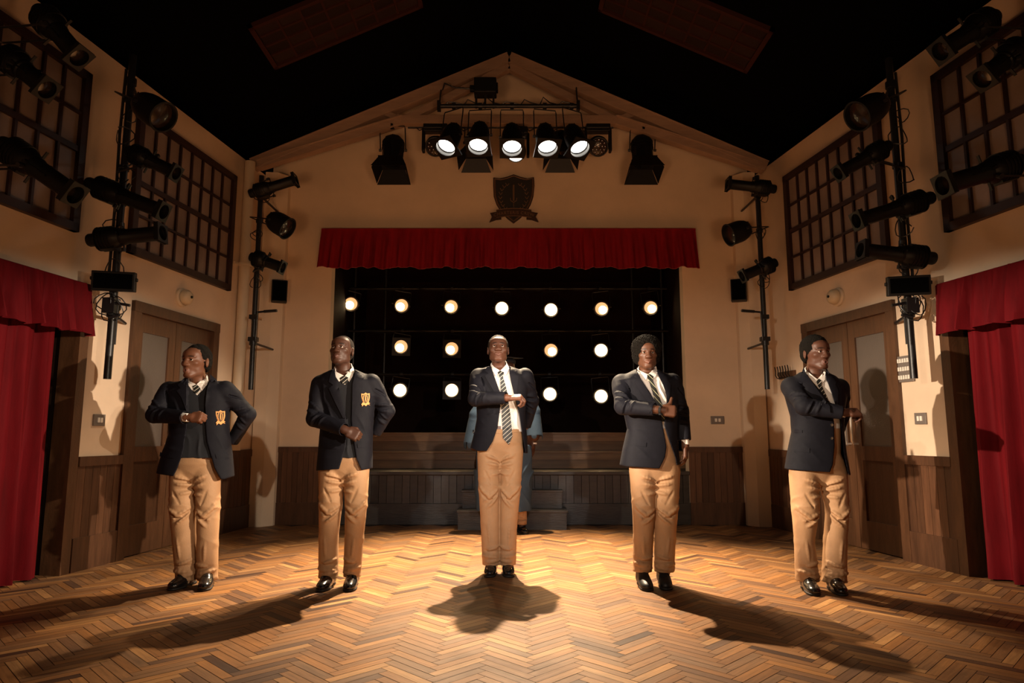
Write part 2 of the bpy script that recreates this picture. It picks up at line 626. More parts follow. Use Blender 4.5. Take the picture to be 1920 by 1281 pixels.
# ---- windows high on the side walls
def window(n, side, Y0, Y1, z0, z1, cols, rows):
    fw = .07
    b = MB()
    b.wbox(side, Y0, Y1, z0, z0 + fw, .0, .05)
    b.wbox(side, Y0, Y1, z1 - fw, z1, .0, .05)
    b.wbox(side, Y0, Y0 + fw, z0, z1, .0, .05)
    b.wbox(side, Y1 - fw, Y1, z0, z1, .0, .05)
    root = struct(b.build('window_%d' % n, M['winframe'], origin=wp(side, (Y0 + Y1) / 2, z0)))
    bars = MB()
    for i in range(1, cols):
        y = Y0 + fw + (Y1 - Y0 - 2 * fw) * i / cols
        bars.wbox(side, y - .012, y + .012, z0 + fw, z1 - fw, .0, .035)
    for j in range(1, rows):
        z = z0 + fw + (z1 - z0 - 2 * fw) * j / rows
        t = .024 if j == rows // 2 else .011
        bars.wbox(side, Y0 + fw, Y1 - fw, z - t, z + t, .0, .038)
    bars.build('glazing_bars', M['winframe'], root)
    g = MB()
    rng = random.Random(n)
    for i in range(cols):
        for j in range(rows):
            ya = Y0 + fw + (Y1 - Y0 - 2 * fw) * i / cols
            yb = Y0 + fw + (Y1 - Y0 - 2 * fw) * (i + 1) / cols
            za = z0 + fw + (z1 - z0 - 2 * fw) * j / rows
            zb = z0 + fw + (z1 - z0 - 2 * fw) * (j + 1) / rows
            g.wbox(side, ya, yb, za, zb, .002, .012, rng.uniform(.8, 1.15))
    g.build('window_pane', M['pane'], root)


window(1, -1, 6.10, 7.80, 2.77, 4.16, 8, 4)
window(2, -1, 3.75, 5.48, 2.77, 4.16, 8, 4)
window(3, 1, 6.20, 7.84, 2.78, 4.17, 8, 4)
window(4, 1, 3.80, 5.52, 2.78, 4.17, 8, 4)


# ---- double doors
def double_door(n, side, Y0, Y1):
    fw = .085
    b = MB()
    b.wbox(side, Y0 - .04, Y0 + fw - .02, 0, DH + .04, -.1, .035)
    b.wbox(side, Y1 - fw + .02, Y1 + .04, 0, DH + .04, -.1, .035)
    b.wbox(side, Y0 - .04, Y1 + .04, DH - .05, DH + .05, -.1, .04)
    root = struct(b.build('door_%d' % n, M['trimwood'], origin=wp(side, (Y0 + Y1) / 2, 0)))
    a, c = Y0 + fw - .02, Y1 - fw + .02
    mid = (a + c) / 2
    for (p, q, hand) in ((a, mid - .004, 1), (mid + .004, c, -1)):
        l = MB()
        o0, o1 = -.06, -.015
        st = .10
        l.wbox(side, p, p + st, .01, DH - .05, o0, o1, .95)
        l.wbox(side, q - st, q, .01, DH - .05, o0, o1, .95)
        l.wbox(side, p + st, q - st, DH - .22, DH - .05, o0, o1, .9)
        l.wbox(side, p + st, q - st, .86, 1.0, o0, o1, .9)
        l.wbox(side, p + st, q - st, .01, .28, o0, o1, .85)
        l.wbox(side, p + st, q - st, .28, .86, o0, o1 - .02, .7)
        leaf = l.build('door_leaf', M['door'], root)
        g = MB()
        g.wbox(side, p + st, q - st, 1.0, DH - .22, -.045, -.032)
        g.build('glass_panel', M['glass_door'], leaf)
        h = MB()
        yy = q - .05 if hand > 0 else p + .05
        zc = 1.18
        h.tube([wp(side, yy, zc - .16, -.016), wp(side, yy, zc - .16, .035), wp(side, yy, zc - .13, .05),
                wp(side, yy, zc + .13, .05), wp(side, yy, zc + .16, .035), wp(side, yy, zc + .16, -.016)], .011)
        h.build('pull_handle', M['steel'], leaf, True)


double_door(1, -1, LD['d0'], LD['d1'])
double_door(2, 1, RD['d0'], RD['d1'])

# ---- ceiling: black pitched roof with two dim skylights
RZ, RK = 6.40, 0.46
b = MB()
for sg in (-1, 1):
    pts = [(0, RZ), (sg * 5.2, RZ - RK * 5.2), (sg * 5.2, RZ - RK * 5.2 + .08), (0, RZ + .08)]
    b.prism(pts if sg > 0 else pts[::-1], .3, 9.2, GT)
b.prism([(-5.2, 4.0), (5.2, 4.0), (0, 6.45)], YB + .2, YB + .24, GT)
struct(b.build('ceiling', M['black']))


def skylight(n, sg, xa, xb, Y0, Y1, cols, rows):
    def P(x, Y, o):
        nrm = Vector((RK * sg, 0, 1)).normalized()
        return Vector((sg * x, Y, RZ - RK * x)) - nrm * o

    def pbox(b, x0, x1, ya, yb, o0, o1, sh=None):
        vs_ = [P(x, y, o) for x in (x0, x1) for y in (ya, yb) for o in (o0, o1)]
        fs = [(0, 1, 3, 2), (4, 6, 7, 5), (0, 4, 5, 1), (2, 3, 7, 6), (0, 2, 6, 4), (1, 5, 7, 3)]
        b.add(vs_, fs, None, sh)
    f = MB()
    w_ = .045
    pbox(f, xa, xb, Y0, Y0 + w_, .0, .05)
    pbox(f, xa, xb, Y1 - w_, Y1, .0, .05)
    pbox(f, xa, xa + w_, Y0, Y1, .0, .05)
    pbox(f, xb - w_, xb, Y0, Y1, .0, .05)
    root = struct(f.build('window_%d' % n, M['skyframe'], origin=P((xa + xb) / 2, (Y0 + Y1) / 2, 0)))
    g = MB()
    bars = MB()
    rng = random.Random(n)
    for i in range(cols):
        for j in range(rows):
            x0, x1 = xa + w_ + (xb - xa - 2 * w_) * i / cols, xa + w_ + (xb - xa - 2 * w_) * (i + 1) / cols
            y0, y1 = Y0 + w_ + (Y1 - Y0 - 2 * w_) * j / rows, Y0 + w_ + (Y1 - Y0 - 2 * w_) * (j + 1) / rows
            pbox(g, x0, x1, y0, y1, .004, .012, rng.uniform(.7, 1.1))
            if i:
                pbox(bars, x0 - .011, x0 + .011, y0, y1, .0, .03)
            if j:
                pbox(bars, x0, x1, y0 - .013, y0 + .013, .0, .03)
    g.build('window_pane', M['skypane'], root)
    bars.build('glazing_bars', M['skyframe'], root)


M['skyframe'] = mat('skylight_frame', (0.05, 0.018, 0.014), 0.9, spec=.1)
M['skypane'] = mat('skylight_pane', (0.035, 0.020, 0.017), 0.9, spec=.1, shade=True)
skylight(5, -1, 1.02, 2.66, 6.34, 7.12, 7, 4)
skylight(6, 1, 1.00, 2.66, 6.40, 7.20, 7, 4)

# ---- stage house behind the opening
SZ = .65
b = MB()
b.box((-2.62, 10.4, 1.9), (.06, 3.1, 3.9))
b.box((2.50, 10.4, 1.9), (.06, 3.1, 3.9))
b.box((-.05, 12.0, 1.9), (5.2, .06, 3.9))
b.box((-.05, 10.4, 3.84), (5.2, 3.1, .06))
struct(b.build('wall_stage', M['blackwall']))

# stage platform
root = empty('stage_platform', (-.05, YB + .05, 0))
tag(root, 'low dark timber stage with boarded front filling the wide opening in the back wall', 'stage')
b = MB()
b.box((-.065, 10.4, SZ - .02), (4.95, 3.0, .04))
b.build('deck', M['stagewood'], root)
b = MB()
rng = random.Random(5)
x = OL
while x < OR - .01:
    x2 = min(OR, x + .098)
    b.box(((x + x2) / 2, YB + .02, .33), (x2 - x - .005, .03, .62), None, rng.uniform(.6, 1.3))
    x = x2
b.build('front_boards', M['stagewood'], root)
b = MB()
b.box((-.065, YB - .005, .13), (OR - OL, .04, .26), None, .8)
b.build('skirting', M['stagewood'], root, bevel=.004)
b = MB()
b.box((-.065, YB + .01, SZ - .018), (OR - OL, .10, .045), None, 1.1)
b.build('nosing', M['stagewood'], root, bevel=.008)
# two broad wooden risers at the back of the stage
for i, (y0, za, zb, lab) in enumerate(((9.55, SZ, .88, 'lower broad brown timber riser crossing the stage behind the actors'),
                                       (9.95, .88, 1.14, 'upper broad brown timber riser under the rows of amber lamps'))):
    r_ = empty('stage_riser', (-.05, y0, za))
    tag(r_, lab, 'riser')
    b = MB()
    hh = zb - za
    for j in range(2):
        b.box((-.05, y0 + .015, za + hh * (j + .5) / 2), (4.9, .03, hh / 2 - .004), None, (.85, 1.05)[j])
    b.build('face_boards', M['riserwood'], r_)
    b = MB()
    b.box((-.05, y0 + (.22 if i == 0 else .6), zb - .012), (4.95, .46 if i == 0 else 1.24, .03))
    b.build('top_board', M['riserwood'], r_, bevel=.004)

# short flight of steps to the stage
sL, sR = gnd(856, 994), gnd(1065, 994)
xs0, xs1 = sL.x, sR.x
ys = sL.y
root = empty('stage_steps', ((xs0 + xs1) / 2, ys, 0))
tag(root, 'two-tread dark wooden steps leading up to the middle of the stage', 'steps')
for i, (a, y0, z0, z1) in enumerate(((0, ys, 0, .225), (.035, ys + .26, .225, .44))):
    b = MB()
    b.box(((xs0 + xs1) / 2, (y0 + YB - .06) / 2, (z0 + z1) / 2 - .012), (xs1 - xs0 - 2 * a - .03, YB - .06 - y0, z1 - z0 - .024), None, (.9, 1.1)[i])
    b.build('step_riser', M['stagewood'], root)
    b = MB()
    b.box(((xs0 + xs1) / 2, (y0 - .02 + YB - .06) / 2, z1 - .013), (xs1 - xs0 - 2 * a, YB - .06 - y0 + .02, .026), None, 1.2)
    b.build('step_tread', M['stagewood'], root, bevel=.004)

# ---- roof truss in front of the gable
YT = 8.15


def beam2d(b, p, q, h, y0, y1):
    """straight timber between two (x, z) points, h deep"""
    p, q = Vector(p), Vector(q)
    d = (q - p).normalized()
    n = Vector((-d.y, d.x)) * h / 2
    b.prism([tuple(p - n), tuple(q - n), tuple(q + n), tuple(p + n)], y0, y1, GT)


root = empty('roof_truss', (-.03, YT, 4.45))
tag(root, 'pale brown scissor roof truss spanning the gable above the stage', 'roof truss')
AX, AZ = -.035, 5.87
JL, JR = (-1.37, 5.04), (1.30, 5.04)
EL, ER = (-3.17, 4.45), (3.10, 4.42)
for nm, p, q, h in (('rafter', (-3.24, 4.45), (AX, AZ), .125), ('rafter', (3.17, 4.42), (AX, AZ), .125),
                    ('lower_chord', EL, JL, .10), ('lower_chord', ER, JR, .10),
                    ('scissor_brace', JL, (AX, AZ - .10), .09), ('scissor_brace', JR, (AX, AZ - .10), .09),
                    ('tie_beam', (JL[0] - .03, JL[1]), (JR[0] + .03, JR[1]), .11),
                    ('strut', JL, (-1.66, 5.16), .07), ('strut', JR, (1.60, 5.15), .07)):
    b = MB()
    yy = {'rafter': (YT - .04, YT + .10), 'lower_chord': (YT - .03, YT + .09), 'scissor_brace': (YT - .02, YT + .08),
          'tie_beam': (YT - .035, YT + .07), 'strut': (YT - .015, YT + .07)}[nm]
    beam2d(b, p, q, h, *yy)
    if nm in ('rafter', 'lower_chord'):      # flange along the top edge
        P_, Q_ = Vector(p), Vector(q)
        d = (Q_ - P_).normalized()
        nn = Vector((-d.y, d.x)) * (h / 2)
        if nn.y < 0:
            nn = -nn
        beam2d(b, tuple(P_ + nn), tuple(Q_ + nn), .018, YT - .055, YT + .13)
    b.build(nm, M['truss'], root, bevel=.004)


# ---- curtains
def wavy_wall(side, Y0, Y1, z0, z1, off, amp, waves, seed, flare=0.0, rows=14, hem=0.0):
    rng = random.Random(seed)
    n = int((Y1 - Y0) / .012)
    ph = [rng.uniform(0, 6.28) for _ in range(6)]
    vs_, fs = [], []
    th = .012
    for t_ in (0, th):
        for j in range(rows + 1):
            v = j / rows
            for i in range(n + 1):
                u = i / n
                Y = Y0 + (Y1 - Y0) * u
                w_ = math.sin(u * waves * 6.283 + ph[0] + .8 * math.sin(u * 9 + ph[1]))
                w_ = math.copysign(abs(w_) ** .7, w_)
                w_ += .35 * math.sin(u * waves * 14.5 + ph[2] + v * 1.5)
                A = amp * (.55 + .45 * (1 - v)) * (.7 + .3 * math.sin(u * 31 + ph[5])) + flare * (1 - v) * .3
                z = z0 + (z1 - z0) * v + hem * math.sin(u * waves * 6.283 * .5 + ph[3]) * (1 - v)
                vs_.append(wp(side, Y + .012 * math.sin(v * 3 + u * 40), z, off + A * w_ + flare * (1 - v) + t_))
    m_ = (n + 1)
    for k_ in (0, 1):
        o = k_ * m_ * (rows + 1)
        for j in range(rows):
            for i in range(n):
                q = (o + j * m_ + i, o + j * m_ + i + 1, o + (j + 1) * m_ + i + 1, o + (j + 1) * m_ + i)
                fs.append(q if k_ else q[::-1])
    o = m_ * (rows + 1)
    for i in range(n):
        for j in (0, rows):
            a = j * m_ + i
            fs.append((a, a + 1, a + 1 + o, a + o))
    for j in range(rows):
        for i in (0, n):
            a = j * m_ + i
            fs.append((a, a + m_, a + m_ + o, a + o))
    b = MB()
    b.add(vs_, fs)
    return b


for side, D, c1, lab in ((-1, LD, 5.46, 'left'), (1, RD, 5.50, 'right')):
    b = wavy_wall(side, 3.7, c1, .015, CURT_H - .03, -.085, .075, 8, 11 + side, rows=20)
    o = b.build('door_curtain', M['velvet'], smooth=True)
    tag(o, 'full-length dark red velvet curtain filling the doorway on the %s wall' % lab, 'curtain')
    b = wavy_wall(side, 3.7, 5.63, 1.93, 2.35, 0.085, .034, 12, 21 + side, flare=.05, rows=10, hem=.012)
    root = b.build('door_pelmet', M['velvet'], smooth=True)
    tag(root, 'short gathered red velvet pelmet above the %s wall curtain' % lab, 'pelmet')
    r_ = MB()
    r_.wbox(side, 3.7, 5.62, 2.325, 2.36, .0, .075)
    r_.build('mounting_board', M['velvet'], root)


M['valance'] = mat('red_velvet_brightened', (0.26, 0.007, 0.013), 0.8, var=0.35, vscale=6, stretch=(2, 2, .3), spec=.12, bump=0.1, bscale=120)  # curtain velvet again, its colour brightened to stand in for light on the valance


def stage_valance():
    rng = random.Random(2)
    n = 560
    rows = 12
    x0, x1 = at(602, 432, 8.58).x, at(1305, 434, 8.58).x
    z1, z0 = 3.76, 3.235
    ph = [rng.uniform(0, 6.28) for _ in range(6)]
    vs_, fs = [], []
    for t_ in (0, .012):
        for j in range(rows + 1):
            v = j / rows
            for i in range(n + 1):
                u = i / n
                X = x0 + (x1 - x0) * u
                X += (X - (x0 + x1) / 2) * (1 - v) * .012
                w_ = math.sin(u * 34 * 6.283 + ph[0] + 1.6 * math.sin(u * 17 + ph[1]))
                w_ = math.copysign(abs(w_) ** .7, w_) * (.6 + .4 * math.sin(u * 23 + ph[4])) + .3 * math.sin(u * 420 + ph[2])
                env = min(1.0, (1 - v) * 1.6) if v < .9 else 0.12
                if v > .85:
                    w_ *= .5
                z = z0 + (z1 - z0) * v + (.012 * math.sin(u * 60 + ph[3]) + .008 * math.sin(u * 133)) * (1 - v)
                vs_.append((X, 8.60 - .030 * w_ * env - .05 * (1 - v) + t_, z))
    m_ = n + 1
    for k_ in (0, 1):
        o = k_ * m_ * (rows + 1)
        for j in range(rows):
            for i in range(n):
                q = (o + j * m_ + i, o + j * m_ + i + 1, o + (j + 1) * m_ + i + 1, o + (j + 1) * m_ + i)
                fs.append(q)
    o = m_ * (rows + 1)
    for i in range(n):
        for j in (0, rows):
            a = j * m_ + i
            fs.append((a, a + 1, a + 1 + o, a + o))
    for j in range(rows):
        for i in (0, n):
            a = j * m_ + i
            fs.append((a, a + m_, a + m_ + o, a + o))
    b = MB()
    b.add(vs_, fs)
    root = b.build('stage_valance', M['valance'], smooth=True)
    tag(root, 'wide pleated red velvet valance across the top of the stage opening', 'valance')
    r_ = MB()
    r_.box(((x0 + x1) / 2, 8.665, 3.755), (x1 - x0, .14, .03))
    r_.build('mounting_board', M['valance'], root)
    c_ = MB()      # white edging stitched along the hem
    pts = []
    for i in range(0, n + 1, 2):
        p = vs_[i]
        pts.append((p[0], p[1] - .001, p[2] - .001))
    c_.tube(pts, .0028, 4)
    c_.build('hem_piping', mat('red_hem_piping', (.36, .05, .05), .6), root)


stage_valance()

# ---- drain pipe, bells, switches, coat hooks
b = MB()
pc = wp(-1, 8.02, .93, .075)
b.tube([pc, pc + Vector((0, 0, 3.50))], .062, 20)
root = b.build('drain_pipe', M['pipe'], smooth=True)
tag(root, 'cream painted vertical pipe standing in the left back corner', 'pipe')
b = MB()
cz = at(450, 497, pc.y).z
b.lathe([(.0, -.02), (.076, -.02), (.08, 0), (.076, .02), (0, .02)], 20, Matrix.Translation((pc.x, pc.y, cz)))
b.wbox(-1, pc.y - .13, pc.y + .02, cz - .016, cz + .016, 0, .03)
b.build('collar', M['pipe'], root, True)

for side, px, py, lab in ((-1, 339, 558, 'left'), (1, 1573, 557, 'right')):
    p = onwall(side, px, py)
    _, _, nrm = wframe(side)
    T = frame(p, nrm)
    root = empty('wall_bell', p)
    tag(root, 'round ivory electric bell on the %s wall above the double doors' % lab, 'bell')
    b = MB(); b.lathe([(0, 0), (.098, 0), (.098, .022), (.085, .032), (0, .032)], 24, T); b.build('back_plate', M['pipe'], root, True)
    b = MB(); b.lathe([(.078, .04), (.082, .055), (.075, .085), (.055, .108), (.022, .118), (0, .119)], 24, T)
    b.lathe([(.03, .03), (.03, .05)], 12, T); b.build('gong', M['bell'], root, True)
    b = MB(); b.lathe([(.014, .117), (.014, .128), (0, .13)], 12, T); b.build('centre_bolt', M['metalblack'], root, True)


def switch(nrm, p, w_, h_, lab, n=2):
    T = frame(p, nrm)
    root = empty('light_switch', p)
    tag(root, lab, 'switch')
    b = MB(); b.box((0, 0, .008), (w_, h_, .016), T); b.build('face_plate', M['plate'], root, bevel=.003)
    for i in range(n):
        b = MB(); b.box(((i - (n - 1) / 2) * w_ * .26, 0, .019), (w_ * .17, h_ * .42, .012), T)
        b.build('rocker', M['toggle'], root, bevel=.002)


switch(wframe(-1)[2], onwall(-1, 184, 788), .135, .10, 'grey double light switch on the left wall beside the curtain')
switch(wframe(1)[2], onwall(1, 1728, 785), .135, .10, 'grey double light switch on the right wall beside the curtain')
switch((0, -1, 0), at(1345, 788, YB), .17, .10, 'grey double light switch on the back wall right of the stage opening')
# switch panel with three rows of small rockers
p = onwall(1, 1700, 692)
T = frame(p, wframe(1)[2])
root = empty('switch_panel', p)
tag(root, 'dark panel of three rows of small switches behind the right lighting pole', 'switch panel')
b = MB(); b.box((0, 0, .012), (.20, .235, .024), T); b.build('face_plate', M['plate'], root, bevel=.003)
for r_ in range(3):
    b = MB()
    for i in range(5):
        b.box(((i - 2) * .030, (1 - r_) * .075, .03), (.017, .036, .014), T)
    b.box((0, (1 - r_) * .075 - .012, .026), (.16, .006, .006), T)
    b.build('switch_row', M['toggle'], root)
# coat hooks
p = onwall(1, 1478, 703)
T = frame(p, wframe(1)[2])
root = empty('coat_rack', p)
tag(root, 'small dark wooden coat rack with upright hooks on the right wall beside the doors', 'coat rack')
b = MB(); b.box((0, 0, .014), (.34, .085, .028), T); b.build('back_board', M['trimwood'], root, bevel=.003)
for i in range(6):
    xh = (i - 2.5) * .055
    b = MB()
    b.tube([T @ Vector((xh, -.03, .03)), T @ Vector((xh, -.035, .06)), T @ Vector((xh, 0, .085)), T @ Vector((xh + .01, .05, .085)), T @ Vector((xh + .02, .10, .10))], .006, 6)
    b.build('hook', M['metalblack'], root, True)

# ---- carved crest above the stage
def crest():
    c = at(963, 372, YB - .0)
    k_ = (YB) / 1280.0 / CT
    root = empty('wall_crest', at(963, 415, YB))
    tag(root, 'dark carved shield crest with a ribbon banner on the back wall above the valance', 'crest')

    def P(px, py):
        q = at(px, py, YB)
        return (q.x, q.z)

    def shield(s, top=0):
        cx, cy = 963, 372
        pts = [(925, 335), (937, 337), (950, 334), (963, 329), (976, 334), (989, 337), (1001, 334),
               (1002, 350), (1000, 370), (995, 385), (986, 400), (975, 411), (963, 420),
               (951, 411), (940, 400), (931, 385), (926, 370), (925, 350)]
        return [P(cx + (x - cx) * s, cy + (y - cy) * s) for x, y in pts]
    b = MB(); b.prism(shield(1.0), YB - .045, YB - .005, GT); b.build('shield', M['crest'], root, bevel=.006)
    b = MB(); b.prism(shield(.86), YB - .052, YB - .04, GT); b.build('shield_field', M['crest_field'], root)
    b = MB()
    sp = shield(.93)
    b.tube([(x, YB - .047, z) for x, z in sp + sp[:1]], .006, 6)
    # anchor-like sword in the middle
    def seg(pts, r):
        b.tube([(P(x, y)[0], YB - .056, P(x, y)[1]) for x, y in pts], r, 6)
    seg([(963, 350), (963, 379)], .013)
    seg([(957, 374), (958, 379), (963, 382), (968, 379), (969, 374)], .006)
    seg([(963, 382), (963, 391)], .005)
    for sg in (-1, 1):
        for i in range(9):
            a = -1.25 + i * .33
            x_, y_ = 963 + sg * 25 * math.cos(a * .85), 372 + 24 * math.sin(a)
            seg([(x_, y_ + 2), (x_ + sg * 3, y_ - 3)], .005)
            seg([(x_, y_ + 2), (x_ - sg * 3.5, y_ - 2)], .005)
    b.build('emblem', M['crest_line'], root)
    b = MB()
    n = 20
    top = [(931 + 65 * i / n, 397 - 3.2 * math.sin(PI * i / n)) for i in range(n + 1)]
    bot = [(996 - 65 * i / n, 411 - 3.2 * math.sin(PI * i / n)) for i in range(n + 1)]
    b.prism([P(*q) for q in top + bot], YB - .07, YB - .05, GT)
    b.prism([P(*q) for q in ((932, 400), (919, 402), (923, 409), (918, 419), (930, 415), (940, 414), (940, 406))], YB - .06, YB - .04, GT)
    b.prism([P(*q) for q in ((995, 400), (1008, 402), (1004, 409), (1009, 419), (997, 415), (987, 414), (987, 406))], YB - .06, YB - .04, GT)
    b.build('ribbon_banner', M['crest'], root, bevel=.003)
    b = MB()
    for ln in (top, bot):
        b.tube([(P(*q)[0], YB - .072, P(*q)[1]) for q in ln], .004, 5)
    b.build('banner_edge', M['crest_line'], root)
    cu = bpy.data.curves.new('banner_lettering', 'FONT')
    cu.body = 'CHARTERIS CREW'
    cu.size = .058
    cu.extrude = .003
    cu.align_x = 'CENTER'
    cu.align_y = 'CENTER'
    cu.space_character = 1.15
    tmp = bpy.data.objects.new('tmp', cu)
    COL.objects.link(tmp)
    me = bpy.data.meshes.new_from_object(tmp.evaluated_get(bpy.context.evaluated_depsgraph_get()))
    bpy.data.objects.remove(tmp)
    q = at(963.5, 402, YB)
    for v_ in me.vertices:
        x, y, z = v_.co
        v_.co = (q.x + x, YB - .072 - z, q.z + y - 1.3 * x * x * .4)
        v_.co -= root.location
    me.materials.clear()
    me.materials.append(M['crest_line'])
    o = bpy.data.objects.new('banner_lettering', me)
    COL.objects.link(o)
    o.parent = root


crest()
# ================================================================== LIGHTING RIG
def yoke(b, o, side, hw, clampp):
    """U bracket from the two pivots at o +- side*hw up to the clamp point"""
    side = side.normalized()
    top = clampp
    up = (top - o).normalized()
    side = (side - up * side.dot(up)).normalized()
    L_ = (top - o).length
    c = [o - side * hw, o - side * hw + up * (L_ * .86), top - side * hw * .45, top, top + side * hw * .45,
         o + side * hw + up * (L_ * .86), o + side * hw]
    c = [o - side * hw, o - side * hw + up * (L_ * .9), o - side * hw * .95 + up * L_, o + side * hw * .95 + up * L_, o + side * hw + up * (L_ * .9), o + side * hw]
    b.tube(c, .0075, 6)
    for sg in (-1, 1):
        T = frame(o + side * sg * (hw - .012), side * sg)
        b.lathe([(0, 0), (.018, 0), (.018, .03), (0, .03)], 8, T)


def hook(b, p, axis=(1, 0, 0)):
    T = frame(p, axis)
    b.lathe([(.026, -.022), (.040, -.022), (.040, .022), (.026, .022), (.026, -.022)], 12, T)
    b.box((0, 0, 0), (.03, .10, .03), Matrix.Translation(p))


def par_can(name, lens, d, clampp, label, group, r=.10, lit=None, pipe_axis=(1, 0, 0), gel=True, length=.30):
    """round parcan; lens = centre of the lens, d = beam direction"""
    d = Vector(d).normalized()
    o = lens - d * (length * .42)
    T = frame(o, d)
    k = r / .1
    L_ = length
    root = empty(name, clampp)
    tag(root, label, 'stage light', group)
    b = MB()
    b.lathe([(0, -.55 * L_), (.045 * k, -.54 * L_), (.07 * k, -.47 * L_), (.088 * k, -.33 * L_), (.10 * k, -.15 * L_),
             (.104 * k, .0), (.104 * k, .52 * L_), (.110 * k, .52 * L_), (.110 * k, .54 * L_), (.098 * k, .54 * L_), (.096 * k, .36 * L_), (0, .34 * L_)], 28, T)
    for i in range(8):
        a = i * PI / 4
        b.box((.072 * k * math.cos(a), .072 * k * math.sin(a), -.45 * L_), (.012, .012, .012), T)
    b.build('housing', M['metalblack'], root, True)
    b = MB()
    b.lathe([(0, .435 * L_), (.05 * k, .425 * L_), (.092 * k, .385 * L_)], 28, T)
    ln = b.build('lens', lit or M['lens_dead'], root, True)
    if lit:
        b = MB()
        b.lathe([(.088 * k, .41 * L_), (.094 * k, .43 * L_), (.096 * k, .39 * L_)], 28, T)
        b.build('lens_ring', M['metalblack'], root, True)
    if gel:
        b = MB()
        b.plate_hole(.125 * k, .098 * k, .53 * L_, .55 * L_, T)
        b.plate_hole(.125 * k, .098 * k, .565 * L_, .575 * L_, T)
        b.build('gel_frame', M['metalblack'], root)
    x = Vector((T[0][0], T[1][0], T[2][0]))
    b = MB()
    yoke(b, o, x, .118 * k, clampp - Vector((0, 0, .05)) if abs(pipe_axis[2]) < .5 else clampp)
    b.build('yoke', M['pipeblack'], root, True)
    b = MB(); hook(b, clampp, pipe_axis); b.build('clamp', M['pipeblack'], root, True)
    return root


def profile_lamp(name, back, lens, clampp, label, group, r=.085, pipe_axis=(0, 0, 1)):
    """long ellipsoidal spotlight between its back end and its lens end"""
    ax = lens - back
    L_ = ax.length
    T = frame(back, ax)
    root = empty(name, clampp)
    tag(root, label, 'stage light', group)
    b = MB()
    b.lathe([(0, 0), (r * .55, 0), (r * .62, .02 * L_), (r * .62, .10 * L_), (r * .95, .13 * L_), (r * 1.05, .22 * L_), (r * 1.08, .34 * L_), (r * .9, .42 * L_), (r * .72, .46 * L_), (0, .46 * L_)], 22, T)
    for i in range(5):
        z = (.15 + .045 * i) * L_
        b.lathe([(r * .9, z), (r * 1.14, z), (r * 1.14, z + .012 * L_), (r * .9, z + .012 * L_)], 22, T)
    b.box((0, -r * .95, .28 * L_), (r * .9, r * .35, .2 * L_), T)
    b.build('lamp_housing', M['metalblack'], root, True)
    b = MB()
    b.lathe([(0, .43 * L_), (r * .78, .43 * L_), (r * .78, .5 * L_), (r * .70, .52 * L_), (r * .70, .93 * L_), (r * .82, .94 * L_), (r * .82, .97 * L_), (r * .70, .975 * L_), (r * .68, .91 * L_), (0, .90 * L_)], 22, T)
    b.box((0, 0, .60 * L_), (r * 1.7, r * .10, .22 * L_), T)
    b.build('barrel', M['metalblack'], root, True)
    b = MB(); b.lathe([(0, .935 * L_), (r * .4, .93 * L_), (r * .68, .915 * L_)], 20, T); b.build('lens', M['lens_dead'], root, True)
    b = MB(); b.plate_hole(r * .88, r * .70, .955 * L_, .975 * L_, T); b.plate_hole(r * .88, r * .70, 1.0 * L_, 1.012 * L_, T)
    for sx in (-1, 1):
        b.box((sx * r * .86, 0, .985 * L_), (.006, r * 1.7, .05 * L_), T)
    b.build('gel_frame', M['metalblack'], root)
    for sx, sy in ((1, 0), (-1, 0), (0, 1), (0, -1)):
        b = MB()
        b.box((sx * r * 1.05, sy * r * 1.05, .48 * L_), (.02 if sx == 0 else .06, .02 if sy == 0 else .06, .006), T)
        b.build('shutter', M['metalblack'], root)
    b = MB()
    o = back.lerp(lens, .46)
    x = Vector((T[0][0], T[1][0], T[2][0]))
    y = Vector((T[0][1], T[1][1], T[2][1]))
    toc = clampp - o
    sd = ax.cross(toc)
    if sd.length < 1e-3:
        sd = x
    yoke(b, o, sd, r * 1.15, clampp)
    b.build('yoke', M['pipeblack'], root, True)
    b = MB(); hook(b, clampp, pipe_axis); b.build('clamp', M['pipeblack'], root, True)
    return root


